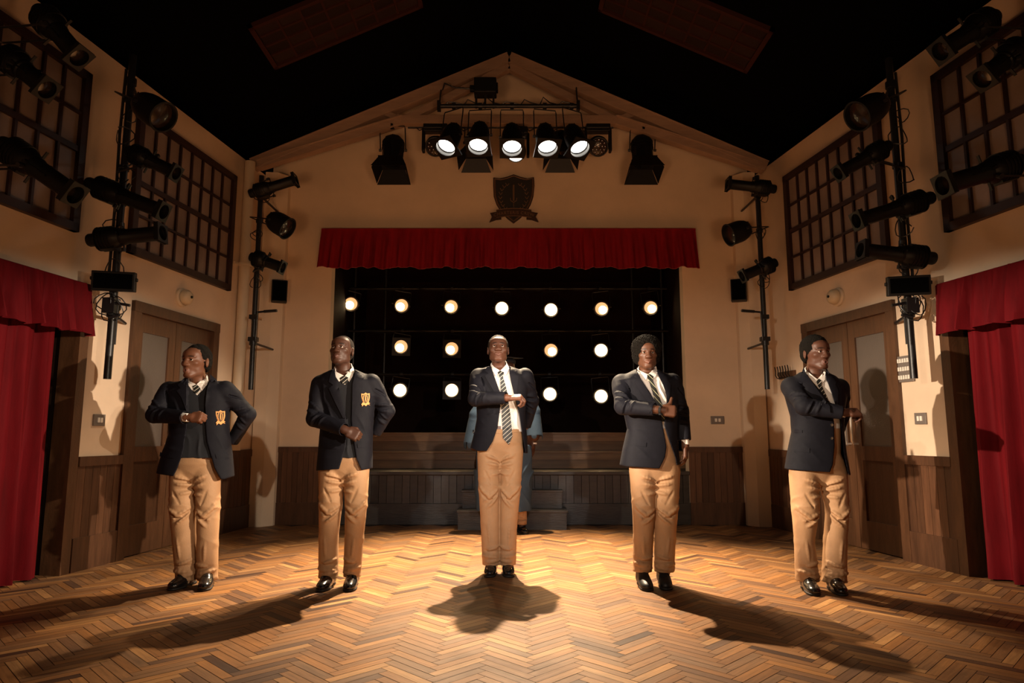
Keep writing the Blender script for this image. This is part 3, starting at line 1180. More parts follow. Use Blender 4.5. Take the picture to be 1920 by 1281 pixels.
def fresnel(name, o, d, clampp, label, group, r=.10, L_=.30, pipe_axis=(1, 0, 0), leaf=.15, up=(0, 0, 1), open_=.45, side=None):
    d = Vector(d).normalized()
    T = frame(o, d, up)
    root = empty(name, clampp)
    tag(root, label, 'stage light', group)
    b = MB()
    b.lathe([(0, -.5 * L_), (r * .7, -.5 * L_), (r * .92, -.42 * L_), (r, -.3 * L_), (r, .38 * L_), (r * 1.08, .40 * L_), (r * 1.08, .5 * L_), (r * .9, .5 * L_), (r * .88, .35 * L_), (0, .33 * L_)], 8, T)
    for i in range(3):
        b.lathe([(r * .9, (-.3 + .12 * i) * L_), (r * 1.05, (-.3 + .12 * i) * L_), (r * 1.05, (-.27 + .12 * i) * L_), (r * .9, (-.27 + .12 * i) * L_)], 24, T)
    b.build('housing', M['metalblack'], root)
    b = MB(); b.lathe([(0, .42 * L_), (r * .5, .41 * L_), (r * .88, .37 * L_)], 20, T); b.build('lens', M['lens_dead'], root, True)
    b = MB(); b.plate_hole(r * 1.12, r * .92, .5 * L_, .53 * L_, T); b.build('barn_door_ring', M['metalblack'], root)
    for ax_ in range(4):
        a = ax_ * PI / 2
        R_ = Matrix.Rotation(a, 4, 'Z')
        w0, w1 = r * 1.05, r * (1.05 + (.55 if ax_ % 2 == 0 else .30))
        z0, z1 = .53 * L_, .53 * L_ + leaf * math.cos(open_)
        h0, h1 = r * 1.08, r * 1.08 + leaf * math.sin(open_)
        b = MB()
        b.add([(-w0, h0, z0), (w0, h0, z0), (w1, h1, z1), (-w1, h1, z1), (-w0, h0 + .004, z0), (w0, h0 + .004, z0), (w1, h1 + .004, z1), (-w1, h1 + .004, z1)],
              [(0, 1, 2, 3), (7, 6, 5, 4), (0, 4, 5, 1), (1, 5, 6, 2), (2, 6, 7, 3), (3, 7, 4, 0)], T @ R_)
        b.build('barn_door', M['metalblack'], root)
    x = Vector(side) if side else Vector((T[0][0], T[1][0], T[2][0]))
    b = MB(); yoke(b, o, x, r * 1.18, clampp); b.build('yoke', M['pipeblack'], root, True)
    b = MB(); hook(b, clampp, pipe_axis); b.build('clamp', M['pipeblack'], root, True)
    return root


def moving_head(name, o, d, clampp, label, group, lit=None):
    root = empty(name, clampp)
    tag(root, label, 'stage light', group)
    T = Matrix.Translation(Vector((o.x, o.y, o.z)))
    b = MB(); b.box((0, 0, .24), (.30, .20, .09), T); b.box((0, 0, .295), (.2, .1, .03), T); b.build('base', M['metalblack'], root, bevel=.012)
    b = MB()
    for s in (-1, 1):
        b.box((s * .155, 0, .07), (.035, .10, .30), T)
    b.box((0, 0, .195), (.33, .10, .03), T)
    b.build('fork', M['metalblack'], root, bevel=.01)
    T2 = frame(o, d)
    b = MB(); b.lathe([(0, -.13), (.07, -.125), (.11, -.07), (.13, 0), (.128, .06), (.118, .10), (.108, .10), (.106, .07), (0, .065)], 26, T2); b.build('head', M['metalblack'], root, True)
    b = MB(); b.lathe([(0, .10), (.06, .098), (.104, .085)], 26, T2)
    b.build('lens', lit or M['lens_dead'], root, True)
    if not lit:
        b = MB()
        for q, rr in ((0, 0), (6, .045), (12, .082)):
            for i in range(max(1, q)):
                a = 2 * PI * i / max(1, q)
                b.lathe([(0, .106), (.012, .104), (.017, .096)], 8, T2 @ Matrix.Translation((rr * math.cos(a), rr * math.sin(a), -.004 if rr > .06 else 0)))
        b.build('lens_cells', M['bead'], root, True)
    b = MB(); hook(b, clampp); b.build('clamp', M['pipeblack'], root, True)
    return root


M['bead'] = mat('small_glass_beads', (.05, .022, .018), .25, coat=.5)

# ---- hanging bars over the stage front
PY = 7.85
pa, pb = at(820, 199, PY), at(1087, 203, PY)
pb.z = pa.z
b = MB(); b.tube([pa, pb], .024, 12)
bar = b.build('lighting_bar', M['pipeblack'], smooth=True)
tag(bar, 'upper black lighting bar hung from the truss, carrying the five bright white lamps', 'lighting bar')
for p in (pa, pb):
    b = MB()
    sg = -1 if p.x < 0 else 1
    q = Vector((p.x + sg * -.01, YT - .0, AZ - (AZ - 4.45) / 3.2 * abs(p.x)))
    b.tube([p + Vector((-sg * .02, 0, 0)), p + Vector((-sg * .02, .1, .14)), q], .011, 6)
    b.box((p.x - sg * .02, PY + .0, p.z), (.04, .07, .12))
    b.build('hanger', M['pipeblack'], bar)
QY = 8.28
qa, qb = at(765, 238, QY), at(1150, 241, QY)
qb.z = qa.z
b = MB(); b.tube([qa, qb], .022, 12)
bar2 = b.build('lighting_bar', M['pipeblack'], smooth=True)
tag(bar2, 'lower black lighting bar behind the truss tie beam, carrying moving heads', 'lighting bar')
b = MB()
rng = random.Random(4)
for i in range(9):
    x0 = qa.x + .1 + i * .28
    b.tube([(x0, QY - .03, qa.z - .01), (x0 + .05, QY - .03, qa.z - .05 - rng.random() * .05), (x0 + .13, QY - .03, qa.z - .03), (x0 + .2, QY - .02, qa.z - .012)], .007, 5)
b.build('cable', M['pipeblack'], bar2, True)
b = MB()
for i in range(7):
    x0 = pa.x + .1 + i * .23
    b.tube([(x0, PY, pa.z + .02), (x0 + .04, PY - .01, pa.z + .05 + .03 * (i % 3)), (x0 + .12, PY, pa.z + .045), (x0 + .2, PY, pa.z + .022)], .008, 5)
b.build('cable', M['pipeblack'], bar, True)

ords = ['leftmost', 'second from the left', 'middle', 'second from the right', 'rightmost']
tgt = [(-2.6, 5.6), (-1.25, 5.5), (.0, 5.9), (1.3, 5.5), (2.6, 5.6)]
for i, (px, py, dx) in enumerate(((838, 272, -.26), (897, 270, -.05), (960, 273, .0), (1026, 273, .08), (1085, 274, .26))):
    ln = at(px, py, 7.72)
    d = Vector((dx, -.45, -.90)).normalized()
    par_can('par_lamp', ln, d, Vector((ln.x - dx * .25, PY, pa.z)), '%s of the five bright white round lamps on the upper bar' % (ords[i] if i != 2 else 'middle one'),
            'five lit lamps on the upper bar', r=.118, lit=M['lens_white'], length=.36)
    spot('spot_over_stage_%d' % (i + 1), ln + d * .12, (tgt[i][0], tgt[i][1], 0), (700, 700, 5000, 700, 700)[i], WHITE, (42, 42, 68, 42, 42)[i], 1.0, .035)

for px, lab in ((737, 'black lamp with barn doors hanging furthest left over the stage front'),
                (892, 'black barn-door lamp hanging behind the second bright lamp from the left'),
                (1051, 'black barn-door lamp hanging behind the gap between the two right bright lamps'),
                (1204, 'black lamp with barn doors hanging furthest right over the stage front')):
    outer = px in (737, 1204)
    o = at(px, 282 if outer else 268, 8.25)
    cp = Vector((o.x, QY, o.z + .31))
    if outer:
        cp = Vector((o.x, YT + .02, 4.45 + (abs(3.17) - abs(o.x)) * .325 - .02))
    fresnel('barn_door_lamp', o, (0, -.22, -1), cp, lab, None, r=.135 if outer else .12, L_=.36 if outer else .28, leaf=.19 if outer else .17, side=(1, 0, 0), up=(0, 1, 0), open_=.35 if outer else .55)
for px, lab in ((817, 'dark moving-head lamp with a beaded lens left of the bright lamps'), (1121, 'dark moving-head lamp with a beaded lens right of the bright lamps')):
    o = at(px, 274, 8.22)
    moving_head('moving_head_lamp', o, (.0, -.8, -.45), Vector((o.x, QY, qa.z)), lab, 'pair of dark moving heads')
o = at(967, 283, 8.22)
moving_head('moving_head_lamp', o, (0, -.75, -.62), Vector((o.x, QY, qa.z)), 'lit moving-head lamp hanging low behind the middle bright lamp', None, lit=M['lens_white'])
# small control box on the upper bar
c0 = at(910, 165, PY)
root = empty('control_box', c0 + Vector((0, 0, -.2)))
tag(root, 'black rectangular box standing on top of the upper lighting bar', 'box')
b = MB(); b.box((c0.x, PY, c0.z), (.27, .18, .19)); b.box((c0.x + .145, PY, c0.z), (.02, .1, .1)); b.box((c0.x - .16, PY, c0.z - .01), (.06, .06, .07)); b.build('case', M['metalblack'], root, bevel=.008)
for dx in (-.11, .10, .0):
    b = MB(); b.box((c0.x + dx, PY, (c0.z - .09 + pa.z) / 2), (.025, .03, c0.z - .09 - pa.z + .05)); b.build('foot', M['pipeblack'], root)
b = MB(); b.tube([(c0.x - .18, PY, c0.z - .01), (c0.x - .36, PY, c0.z + .0), (c0.x - .5, PY, c0.z + .06), (c0.x - .55, YT - .03, c0.z + .12)], .009, 6); b.build('cable', M['pipeblack'], root, True)

# ---- booms on the side walls
def boom(side, bpx, topz, off, lab, junk=True):
    p = onwall(side, bpx[0], bpx[1], off)
    b = MB()
    b.tube([p, Vector((p.x, p.y, topz))], .030, 14)
    root = b.build('lighting_boom', M['pipeblack'], smooth=True)
    tag(root, lab, 'lighting pole')
    for z in (p.z + .55, topz - .25):
        w = MB()
        m, bb = WALLS[side]
        wl = wp(side, p.y + .5, z, .0) if p.y < 7.5 else Vector((p.x, 8.56, z))
        w.tube([Vector((p.x, p.y, z)), wl], .014, 8)
        w.lathe([(.028, -.03), (.044, -.03), (.044, .03), (.028, .03)], 12, Matrix.Translation((p.x, p.y, z)))
        w.build('wall_bracket', M['pipeblack'], root, True)
    return root, p


def loops(root, p, z, n, seed, r0=.09):
    rng = random.Random(seed)
    for k_ in range(n):
        b = MB()
        a0 = rng.uniform(0, 6)
        rr = r0 * rng.uniform(.7, 1.2)
        c = p + Vector((rng.uniform(-.05, .05), -.05, rng.uniform(-.06, .06)))
        c.z += z - p.z
        pts = [c + Vector((rr * math.cos(a0 + t * .55), .03 * math.sin(t), rr * math.sin(a0 + t * .55))) for t in range(12)]
        b.tube(pts, .005, 5)
        b.build('cable_loop', M['pipeblack'], root, True)


def zpix(p, py):
    """height at the pole's distance that shows on pixel row py"""
    return at(960, py, p.y).z


GB = 'lamps on the side poles'
SIDE = {-1: 'left', 1: 'right'}
for side in (-1, 1):
    mx = (lambda x: x)
    nm = SIDE[side]
    # front boom beside the double doors
    root, p = boom(side, (201, 711) if side < 0 else (1714, 710), 4.45, .24, 'tall black lighting pole on the %s wall between curtain and double doors' % nm)
    b = MB()
    zc = zpix(p, 575)
    b.box((p.x, p.y - .03, zc), (.10, .09, .13))
    b.tube([(p.x, p.y - .05, zc + .03), (p.x - side * .17, p.y - .05, zc + .0)], .013, 6)
    b.tube([(p.x, p.y - .05, zc - .10), (p.x - side * .09, p.y - .05, zc - .08)], .016, 6)
    b.tube([(p.x - side * .07, p.y - .05, zc), (p.x - side * .07, p.y - .05, zc - .33)], .007, 6)
    b.build('clamp_block', M['pipeblack'], root)
    loops(root, p, zc, 4, 3, .10)
    for zz in (230, 250, 330, 420, 500):
        loops(root, p, zpix(p, zz), 1, zz, .07)
    b = MB()
    zt = 4.3
    b.tube([(p.x + side * .03, p.y - .035, zt), (p.x + side * .045, p.y - .03, zt - .6), (p.x + side * .03, p.y - .035, zt - 1.2), (p.x + side * .04, p.y - .03, zt - 1.9), (p.x, p.y - .04, zc + .1)], .012, 6)
    b.build('cable', M['pipeblack'], root, True)

    def lampat(px, py, dy):
        return at(px, py, p.y + dy)
    if side < 0:
        specs = [('par', (262, 192), (302, 217), 'round lamp at the top of the %s front pole'),
                 ('pro', (238, 282), (330, 325), 'slim dark spotlight second from the top of the %s front pole'),
                 ('pro', (164, 343), (306, 397), 'long spotlight, third from the top of the %s front pole, tail towards the curtain'),
                 ('pro', (166, 451), (304, 437), 'lowest long spotlight on the %s front pole, almost level')]
    else:
        specs = [('par', (1658, 190), (1612, 216), 'round lamp at the top of the %s front pole'),
                 ('pro', (1668, 272), (1572, 325), 'slim dark spotlight second from the top of the %s front pole'),
                 ('pro', (1748, 370), (1607, 414), 'long spotlight, third from the top of the %s front pole, tail towards the curtain'),
                 ('pro', (1752, 485), (1614, 469), 'lowest long spotlight on the %s front pole, almost level')]
    for i, (t, a, c, lab) in enumerate(specs):
        A, B = lampat(a[0], a[1], -.12), lampat(c[0], c[1], -.17)
        zc_ = (A.z + B.z) / 2
        if t == 'par':
            cp = Vector((p.x, p.y, lampat(960, a[1] - 4, 0).z))
            par_can('par_lamp', B, (B - A), cp, lab % nm, GB, r=.125, pipe_axis=(0, 0, 1), gel=False, length=.3)
        else:
            cp = Vector((p.x, p.y, zc_ + .0))
            A.y = p.y - .17
            B.y = p.y - .19
            A, B = at(a[0], a[1], A.y), at(c[0], c[1], B.y)
            profile_lamp('profile_spotlight', A, B, cp, lab % nm, GB, r=.078 if i == 1 else .088)
    # flat panel under the lamps
    c = at(*((214, 528) if side < 0 else (1703, 536)), p.y - .09)
    T = frame(c, (-side * .25, -1, -.1))
    r_ = empty('flood_panel', c)
    tag(r_, 'flat black rectangular box on the %s front pole below the spotlights' % nm, 'panel')
    b = MB(); b.box((0, 0, 0), (.33, .165, .06), T); b.box((-.17, .02, .0), (.02, .03, .03), T); b.box((.17, .02, .0), (.02, .03, .03), T); b.build('case', M['metalblack'], r_, bevel=.006)
    b = MB(); b.box((0, .0, .033), (.29, .125, .006), T); b.build('front_plate', M['black'], r_)
    b = MB(); b.box((0, 0, -.05), (.06, .06, .07), T); b.build('bracket', M['pipeblack'], r_)

    # rear boom near the corner
    root, p = boom(side, (470, 731) if side < 0 else (1439, 730), zpix(onwall(side, *((470, 731) if side < 0 else (1439, 730)), .28), 330), .28,
                   'black lighting pole in the %s back corner beside the stage' % nm)
    b = MB()
    zc = zpix(p, 586)
    b.tube([(p.x, p.y, zc), (p.x - side * .28, p.y - .06, zc + .01)], .012, 6)
    b.tube([(p.x - side * .12, p.y - .03, zc + .005), (p.x - side * .28, p.y - .06, zc + .01)], .018, 6)
    b.box((p.x, p.y - .03, zc - .06), (.08, .07, .05))
    b.box((p.x, p.y, zc - .32), (.10, .08, .05))
    b.tube([(p.x - side * .05, p.y - .04, zc), (p.x - side * .04, p.y - .04, zc - .35)], .006, 6)
    b.build('clamp_arm', M['pipeblack'], root)
    for zz in (375, 440, 530):
        loops(root, p, zpix(p, zz), 2, zz, .07)
    if side < 0:
        specs = [('pro', (468, 364), (555, 337), 'topmost spotlight on the %s corner pole, under the truss end'),
                 ('par', (503, 410), (536, 427), 'round lamp in the middle of the %s corner pole'),
                 ('pro', (470, 481), (530, 502), 'lowest lamp on the %s corner pole, tilted down towards the stage')]
    else:
        specs = [('pro', (1454, 355), (1364, 345), 'topmost spotlight on the %s corner pole, under the truss end'),
                 ('par', (1410, 428), (1370, 440), 'round lamp in the middle of the %s corner pole'),
                 ('pro', (1455, 492), (1392, 518), 'lowest lamp on the %s corner pole, tilted down towards the stage')]
    for t, a, c, lab in specs:
        A, B = at(a[0], a[1], p.y - .16), at(c[0], c[1], p.y - .18)
        if t == 'par':
            cp = Vector((p.x, p.y, A.z + .02))
            par_can('par_lamp', B, (B - A) + Vector((0, -.02, -.02)), cp, lab % nm, GB, r=.125, pipe_axis=(0, 0, 1), gel=False, length=.26)
        else:
            cp = Vector((p.x, p.y, (A.z + B.z) / 2))
            profile_lamp('profile_spotlight', A, B, cp, lab % nm, GB, r=.085 if a[1] < 400 else .088)
    # wall speaker
    c = at(*((524, 547) if side < 0 else (1385, 545)), 8.50)
    r_ = empty('wall_speaker', c)
    tag(r_, 'small black loudspeaker on the back wall left of the stage valance' if side < 0 else 'small black loudspeaker on the back wall right of the stage valance', 'speaker')
    T = frame(c, (-side * .35, -1, -.05))
    b = MB(); b.box((0, 0, 0), (.19, .28, .15), T); b.build('cabinet', M['metalblack'], r_, bevel=.01)
    b = MB(); b.box((0, 0, .078), (.165, .25, .008), T); b.build('grille', M['black'], r_)
    b = MB(); b.tube([c, Vector((c.x + side * .02, YB, c.z))], .02, 8); b.build('bracket', M['pipe'], r_, True)

    # nearest boom, just outside the frame, with three big spotlights leaning into view
    Yn = 4.35
    m, bb = WALLS[side]
    xp = m * Yn + bb - side * .20
    b = MB(); b.tube([(xp, Yn, 2.45), (xp, Yn, 4.45)], .03, 12)
    root = b.build('lighting_boom', M['pipeblack'], smooth=True)
    tag(root, 'black lighting pole on the %s wall at the very edge of view above the curtain' % nm, 'lighting pole')
    for z in (2.6, 4.2):
        b = MB(); b.tube([(xp, Yn, z), wp(side, Yn, z)], .014, 8); b.build('wall_bracket', M['pipeblack'], root, True)
    if side < 0:
        specs = [((72, 18), (148, 108), 'highest near spotlight in the upper left corner of the photo, pointing down'),
                 ((5, 98), (88, 168), 'middle near spotlight against the left near window'),
                 ((2, 268), (140, 365), 'big lowest near spotlight crossing the left near window')]
    else:
        specs = [((1866, 30), (1764, 96), 'highest near spotlight in the upper right corner of the photo, pointing down'),
                 ((1918, 85), (1842, 148), 'middle near spotlight against the right near window'),
                 ((1918, 303), (1768, 348), 'big lowest near spotlight crossing the right near window')]
    for a, c, lab in specs:
        A, B = at(a[0], a[1], 4.25), at(c[0], c[1], 4.22)
        cp = Vector((xp, Yn, min(4.4, (A.z + B.z) / 2 + .05)))
        profile_lamp('profile_spotlight', A, B, cp, lab, GB, r=.088)

# ---- bank of amber lamps at the back of the stage
M['lens_amber'] = mat('lit_amber_reflector', (1, .8, .5), .3, emit=(1.0, 0.47, 0.19), estr=1.1)
M['lens_amber_hot'] = mat('lit_amber_lens_full', (1, .8, .5), .3, emit=(1.0, 0.62, 0.32), estr=3.2)
AY = 10.5
rows = [(575, ((658, 570), (753, 573), (846, 575), (941, 578), (1033, 581), (1128, 579), (1220, 577))),
        (655, ((752, 650), (847, 654), (1033, 657), (1127, 657))),
        (737, ((750, 732), (847, 732), (1031, 739), (1127, 743)))]
num = ['first', 'second', 'third', 'fourth', 'fifth', 'sixth', 'seventh']
hot = {(0, 3), (0, 4), (1, 3), (2, 0), (2, 1), (2, 2), (2, 3)}
for ri, (yy, cs) in enumerate(rows):
    z = at(960, yy - 36, AY + .02).z
    b = MB(); b.tube([(-2.58, AY + .12, z), (2.46, AY + .12, z)], .02, 8)
    br = b.build('lighting_bar', M['pipeblack'], smooth=True)
    tag(br, 'dark horizontal bar at the back of the stage carrying the %s row of amber lamps' % ('top', 'middle', 'bottom')[ri], 'lighting bar')
    b = MB()
    for k_ in range(6):
        x0 = -2.3 + k_ * .78
        b.tube([(x0, AY + .10, z), (x0 + .2, AY + .09, z - .03), (x0 + .4, AY + .09, z - .035), (x0 + .6, AY + .10, z)], .006, 5)
    b.build('cable', M['pipeblack'], br, True)
    for ci, (px, py) in enumerate(cs):
        ln = at(px, py, AY)
        d = (Vector((ln.x * .15, 4.5, 1.2)) - ln).normalized()
        isup = (ri, ci) in hot
        root = par_can('amber_lamp', ln, d, Vector((ln.x, AY + .12, z)), 'round amber lamp, %s from the left in the %s row behind the actors' % (num[ci], ('top', 'middle', 'bottom')[ri]),
                       'amber lamps at the back of the stage', r=.112, lit=M['lens_amber_hot'] if isup else M['lens_amber'], gel=(ri, ci) in ((1, 0), (1, 1), (2, 1)), length=.24)
        T = frame(ln, d)
        b = MB()
        b.lathe([(0, .012), (.035, .01), (.062, .002), (.066, -.006)], 20, T @ Matrix.Translation((-.016 if px < 960 else .016, -.018, 0)))
        b.build('bulb', M['lens_bulb'], root, True)
        spot('spot_amber_%d_%d' % (ri, ci), ln + d * .09, ln + d * 5 + Vector((0, 0, -.3)), 16 if isup else 7, (1, .55, .22), 75, .8, .05)
# uprights holding the bars
for x in (at(718, 600, AY).x, at(1190, 600, AY).x, -2.5, 2.38):
    b = MB(); b.tube([(x, AY + .17, 1.14), (x, AY + .17, 3.8)], .022, 8)
    o = b.build('bar_upright', M['pipeblack'], smooth=True)
    tag(o, 'black upright tube at the back of the stage %s' % ('at the far left' if x < -2.3 else 'at the far right' if x > 2.2 else 'near the two left columns of lamps' if x < 0 else 'near the right lamps'), 'upright')

# ================================================================== FIGURES (signed-distance sculpting -> one smooth surface per part)
f32 = np.float32


class Vol:
    def __init__(self, lo, hi, h):
        self.lo = np.array(lo, float)
        self.h = h
        self.n = np.ceil((np.array(hi) - self.lo) / h).astype(int) + 1
        self.d = np.full(self.n, 0.5, dtype=f32)
        self.ax = [(self.lo[i] + h * np.arange(self.n[i])).astype(f32) for i in range(3)]

    def _sl(self, lo, hi):
        a = np.maximum(0, np.floor((np.array(lo) - self.lo) / self.h).astype(int))
        b = np.minimum(self.n, np.ceil((np.array(hi) - self.lo) / self.h).astype(int) + 1)
        if np.any(b <= a):
            return None, None
        sl = tuple(slice(int(p), int(q)) for p, q in zip(a, b))
        g = (self.ax[0][sl[0]][:, None, None], self.ax[1][sl[1]][None, :, None], self.ax[2][sl[2]][None, None, :])
        return sl, g

    def op(self, fn, lo, hi, k=0.0, mode='u', m=0.03):
        e = k + m
        lo = [x - e for x in lo]
        hi = [x + e for x in hi]
        sl, g = self._sl(lo, hi)
        if sl is None:
            return
        dd = fn(*g)
        a = self.d[sl]
        if mode == 'u':
            if k > 0:
                t = np.clip(0.5 + 0.5 * (dd - a) / k, 0, 1)
                r = dd * (1 - t) + a * t - k * t * (1 - t)
            else:
                r = np.minimum(a, dd)
        elif mode == 's':
            dd = -dd
            if k > 0:
                t = np.clip(0.5 - 0.5 * (dd - a) / k, 0, 1)
                r = dd * (1 - t) + a * t + k * t * (1 - t)
            else:
                r = np.maximum(a, dd)
        elif mode == 'i':
            r = np.maximum(a, dd)
        elif mode == 'add':
            r = a + dd
        self.d[sl] = r

    # primitives
    def cap(self, a, b, ra, rb=None, k=0.0, mode='u', flat=None):
        rb = ra if rb is None else rb
        a = np.array(a, float)
        b = np.array(b, float)
        ab = b - a
        L2 = float(ab @ ab) + 1e-9
        R_ = max(ra, rb)
        sx, sy, sz = flat if flat else (1, 1, 1)

        def fn(x, y, z):
            t = np.clip(((x - a[0]) * ab[0] + (y - a[1]) * ab[1] + (z - a[2]) * ab[2]) / L2, 0, 1)
            dx = (x - a[0] - ab[0] * t) / sx
            dy = (y - a[1] - ab[1] * t) / sy
            dz = (z - a[2] - ab[2] * t) / sz
            return (np.sqrt(dx * dx + dy * dy + dz * dz) - (ra + (rb - ra) * t)) * min(sx, sy, sz, 1)
        q = R_ * max(sx, sy, sz)
        self.op(fn, np.minimum(a, b) - q, np.maximum(a, b) + q, k, mode)

    def chain(self, pts, rs, k=0.02, mode='u', flat=None):
        for i in range(len(pts) - 1):
            self.cap(pts[i], pts[i + 1], rs[i], rs[i + 1], k, mode, flat)

    def ell(self, c, r, R=None, k=0.0, mode='u'):
        c = np.array(c, float)
        R = np.eye(3) if R is None else np.array(R)
        r = np.array(r, float)

        def fn(x, y, z):
            dx, dy, dz = x - c[0], y - c[1], z - c[2]
            u = (dx * R[0, 0] + dy * R[1, 0] + dz * R[2, 0])
            v = (dx * R[0, 1] + dy * R[1, 1] + dz * R[2, 1])
            w_ = (dx * R[0, 2] + dy * R[1, 2] + dz * R[2, 2])
            k0 = np.sqrt((u / r[0])**2 + (v / r[1])**2 + (w_ / r[2])**2)
            k1 = np.sqrt((u / r[0]**2)**2 + (v / r[1]**2)**2 + (w_ / r[2]**2)**2) + 1e-6
            return k0 * (k0 - 1) / k1
        q = r.max()
        self.op(fn, c - q, c + q, k, mode)

    def rbox(self, c, hs, R=None, rad=0.01, k=0.0, mode='u'):
        c = np.array(c, float)
        R = np.eye(3) if R is None else np.array(R)

        def fn(x, y, z):
            dx, dy, dz = x - c[0], y - c[1], z - c[2]
            q = []
            for i in range(3):
                q.append(np.abs(dx * R[0, i] + dy * R[1, i] + dz * R[2, i]) - (hs[i] - rad))
            out = np.sqrt(sum(np.maximum(a, 0)**2 for a in q))
            ins = np.minimum(np.maximum(np.maximum(q[0], q[1]), q[2]), 0)
            return out + ins - rad
        q_ = float(np.linalg.norm(hs))
        self.op(fn, c - q_, c + q_, k, mode)

    def mesh(self):
        d = self.d
        s = d < 0
        nx, ny, nz = d.shape
        cnt = np.zeros((nx - 1, ny - 1, nz - 1), dtype=np.uint8)
        for a in (0, 1):
            for b in (0, 1):
                for c in (0, 1):
                    cnt += s[a:nx - 1 + a, b:ny - 1 + b, c:nz - 1 + c]
        act = (cnt > 0) & (cnt < 8)
        I = np.argwhere(act)
        ids = np.full(act.shape, -1, dtype=np.int32)
        ids[act] = np.arange(len(I))
        cor = np.array([(a, b, c) for a in (0, 1) for b in (0, 1) for c in (0, 1)])
        V = np.stack([d[I[:, 0] + a, I[:, 1] + b, I[:, 2] + c] for a, b, c in cor], 1)
        acc = np.zeros((len(I), 3))
        n = np.zeros(len(I))
        for i in range(8):
            for j in range(i + 1, 8):
                if np.abs(cor[i] - cor[j]).sum() == 1:
                    m_ = (V[:, i] < 0) != (V[:, j] < 0)
                    t = V[m_, i] / (V[m_, i] - V[m_, j])
                    acc[m_] += cor[i] + (cor[j] - cor[i]) * t[:, None]
                    n[m_] += 1
        P = self.lo + (I + acc / n[:, None]) * self.h
        Fs = []
        for ax in range(3):
            sl0 = [slice(None)] * 3
            sl1 = [slice(None)] * 3
            sl0[ax] = slice(0, -1)
            sl1[ax] = slice(1, None)
            a = s[tuple(sl0)]
            b = s[tuple(sl1)]
            ch = np.argwhere(a != b)
            o1, o2 = [(1, 2), (2, 0), (0, 1)][ax]
            ok = (ch[:, o1] > 0) & (ch[:, o2] > 0) & (ch[:, o1] < d.shape[o1] - 1) & (ch[:, o2] < d.shape[o2] - 1)
            ch = ch[ok]
            fl = a[tuple(ch.T)]
            e1 = np.zeros(3, int); e1[o1] = 1
            e2 = np.zeros(3, int); e2[o2] = 1
            q = [ids[tuple((ch - e1 - e2).T)], ids[tuple((ch - e2).T)], ids[tuple(ch.T)], ids[tuple((ch - e1).T)]]
            Q = np.stack(q, 1)
            Q[~fl] = Q[~fl][:, ::-1]
            Fs.append(Q)
        Fq = np.concatenate(Fs)
        Fq = Fq[(Fq >= 0).all(1)]
        return P, Fq


def mesh_obj(name, P, Fq, mat_, parent, tint=None, relax=1):
    P = P.copy()
    # light smoothing of the surface
    for _ in range(relax):
        S = np.zeros_like(P)
        c = np.zeros(len(P))
        for a, b in ((0, 1), (1, 2), (2, 3), (3, 0)):
            np.add.at(S, Fq[:, a], P[Fq[:, b]])
            np.add.at(S, Fq[:, b], P[Fq[:, a]])
            np.add.at(c, Fq[:, a], 1)
            np.add.at(c, Fq[:, b], 1)
        c[c == 0] = 1
        P = P * .5 + (S / c[:, None]) * .5
    org = Vector(parent.location)
    if parent.parent is not None:
        org = Vector(parent.parent.location) + org
    me = bpy.data.meshes.new(name)
    Q = (P - np.array(org)).astype(f32)
    me.vertices.add(len(Q))
    me.vertices.foreach_set('co', Q.ravel())
    me.loops.add(len(Fq) * 4)
    me.loops.foreach_set('vertex_index', Fq.astype(np.int32).ravel())
    me.polygons.add(len(Fq))
    me.polygons.foreach_set('loop_start', np.arange(0, len(Fq) * 4, 4, dtype=np.int32))
    me.polygons.foreach_set('use_smooth', np.ones(len(Fq), dtype=bool))
    me.update(calc_edges=True)
    me.validate()
    if tint is not None:
        a = me.color_attributes.new('tint', 'FLOAT_COLOR', 'POINT')
        a.data.foreach_set('color', np.concatenate([tint, np.ones((len(Q), 1))], 1).astype(f32).ravel())
    me.materials.append(mat_)
    o = bpy.data.objects.new(name, me)
    COL.objects.link(o)
    o.parent = parent
    return o


def bvh_of(P, Fq):
    return BVHTree.FromPolygons([tuple(p) for p in P], [tuple(int(i) for i in f) for f in Fq])


